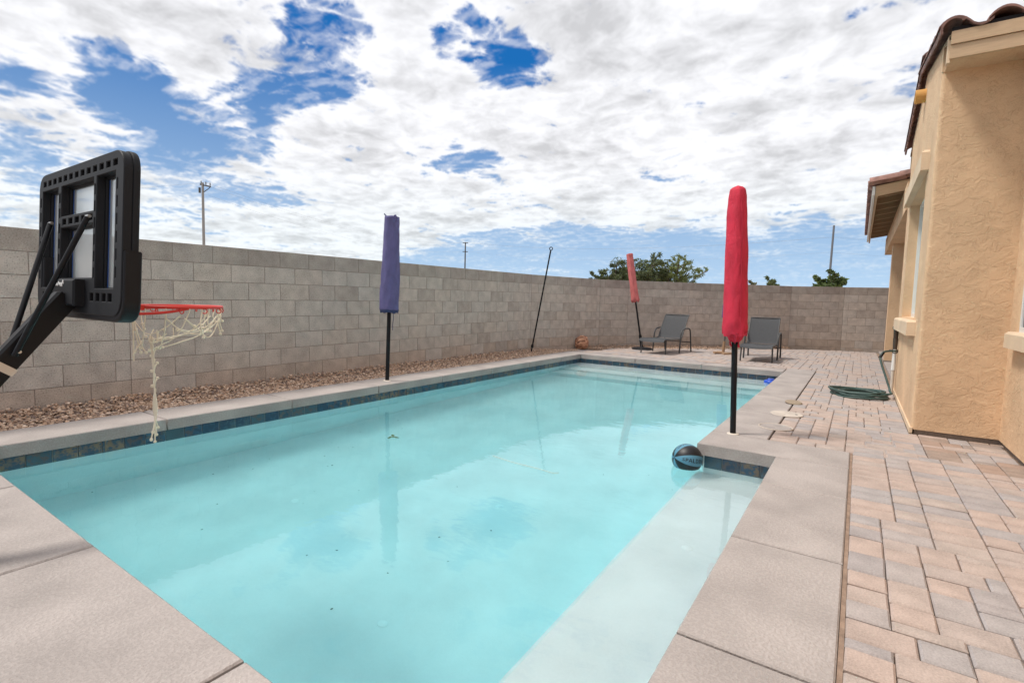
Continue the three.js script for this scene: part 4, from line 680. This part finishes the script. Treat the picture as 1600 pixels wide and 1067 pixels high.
{
  const at = (px, D) => { const [x, z] = away(px, D); return [x, 0, z]; };
  tree('mesquite_tree', 'dense dark green bushy tree behind the leaning faded umbrella', at(1000, 21), { h: 3.2, r: 1.2, n: 7200, leaf: 0.07, slim: 0.24, tones: [[0.085, 0.115, 0.035], [0.14, 0.165, 0.05], [0.05, 0.07, 0.03]], seed: 4, stems: 6, open: 1.4 });
  tree('mesquite_tree', 'low spreading dark green shrub tree left of the dense bushy tree', at(955, 20), { h: 2.8, r: 0.8, n: 7000, leaf: 0.065, slim: 0.24, tones: [[0.075, 0.10, 0.035], [0.125, 0.15, 0.045]], seed: 9, stems: 4, open: 1.3 });
  tree('palo_verde_tree', 'thin airy yellow green tree right of the dense bushy tree', at(1052, 21), { h: 3.25, r: 1.2, n: 5600, leaf: 0.06, slim: 0.22, tones: [[0.20, 0.24, 0.065], [0.14, 0.17, 0.05]], seed: 6, stems: 5, open: 0.8, arch: 0.1 });
  tree('young_tree', 'small sparse yellow green treetop just clear of the bright red umbrella', at(1203, 27), { h: 3.0, r: 0.5, n: 900, leaf: 0.10, slim: 0.4, tones: [[0.16, 0.19, 0.06], [0.10, 0.13, 0.04]], seed: 13, stems: 2, open: 0.8, base: 0.5 });
  tree('young_tree', 'tiny brownish treetop half hidden by the bright red umbrella', at(1169, 27), { h: 2.75, r: 0.4, n: 500, leaf: 0.09, slim: 0.4, tones: [[0.17, 0.15, 0.05], [0.10, 0.11, 0.04]], seed: 15, stems: 2, open: 0.8, base: 0.5 });
  tree('leafy_tree', 'round leafy green treetop in front of the bare utility pole', at(1291, 19), { h: 2.55, r: 0.6, n: 4200, leaf: 0.07, slim: 0.5, tones: [[0.09, 0.135, 0.035], [0.15, 0.20, 0.05]], seed: 19, stems: 3, open: 1.3, base: 0.5 });
  // utility poles
  const p1 = thing('utility_pole', 'pale utility pole with short cross arm above the long wall', 'utility pole', at(319, 40)); const T1 = 9.5;
  part('pole', rod([0, -0.15, 0], [0.03, T1, 0], 0.115, 0.085, 12), M.poleGrey, p1); part('cross_arm', beam([-0.15, T1 - 0.12, 0.1], [0.62, T1 - 0.30, -0.3], 0.08, 0.10), M.poleDark, p1); part('arm_brace', rod([0.02, T1 - 0.75, 0], [0.55, T1 - 0.36, -0.28], 0.03), M.poleDark, p1); for (const k of [0.1, 0.55, 0.95]) part('insulator', rod([mix(-0.15, 0.62, k), T1 - 0.05 - 0.18 * k, mix(0.1, -0.3, k)], [mix(-0.15, 0.62, k), T1 + 0.16 - 0.18 * k, mix(0.1, -0.3, k)], 0.035), M.poleDark, p1); part('transformer', rod([-0.24, T1 - 0.75, 0.1], [-0.24, T1 - 0.35, 0.1], 0.08), M.poleDark, p1);
  const p2 = thing('utility_pole', 'distant dark utility pole with two short cross arms above the wall', 'utility pole', at(724, 95)); const T2 = 11.6;
  part('pole', rod([0, -0.15, 0], [0, T2, 0], 0.15, 0.11, 10), M.poleDark, p2); for (const y of [T2 - 0.1, T2 - 1.7]) part('cross_arm', beam([-0.42, y, 0.25], [0.42, y, -0.25], 0.10, 0.12), M.poleDark, p2);
  const p3 = thing('utility_pole', 'bare grey utility pole behind the round leafy treetop', 'utility pole', at(1289, 55)); const T3 = 9.9;
  part('pole', rod([0, -0.15, 0], [0.12, T3, 0], 0.13, 0.10, 10), mat([0.17, 0.18, 0.20]), p3);
  // wires between the poles
  const W1 = at(319, 40), W2 = at(724, 95), W3 = at(1289, 55), W4 = at(2600, 60), W0 = at(-700, 60), names = [];
  const wire = (a, ya, b, yb, sag, off, label) => { const pts = []; for (let k = 0; k <= 12; k++) { const t = k / 12; pts.push([mix(a[0], b[0], t) + off, mix(ya, yb, t) - sag * 4 * t * (1 - t), mix(a[2], b[2], t)]); } const w = part(numbered('power_line'), tube(pts, 0.0045, 48, 4), M.poleGrey, scene); w.userData = { label, category: 'power line', group: 'power lines between utility poles' }; };
  for (const [d, o2, which] of [[0.0, -0.4, 'outer upper'], [0.0, 0.4, 'inner upper'], [1.6, 0, 'lower']]) { wire(W2, T2 - d, W3, T3 - 1.2 - d, 1.2, o2, `${which} thin wire from the distant dark pole to the bare pole`); wire(W3, T3 - 1.2 - d, W4, 9 - d, 1.2, o2, `${which} thin wire from the bare pole towards the house roof`); wire(W1, T1 - d * 0.5, W2, T2 - d, 1.6, o2, `${which} thin wire from the pale pole to the distant dark pole`); }
  wire(W0, 9.4, W1, T1, 1.0, 0, 'single thin wire behind the backboard reaching the pale utility pole');
}
shade(scene);
renderer.render(scene, camera);
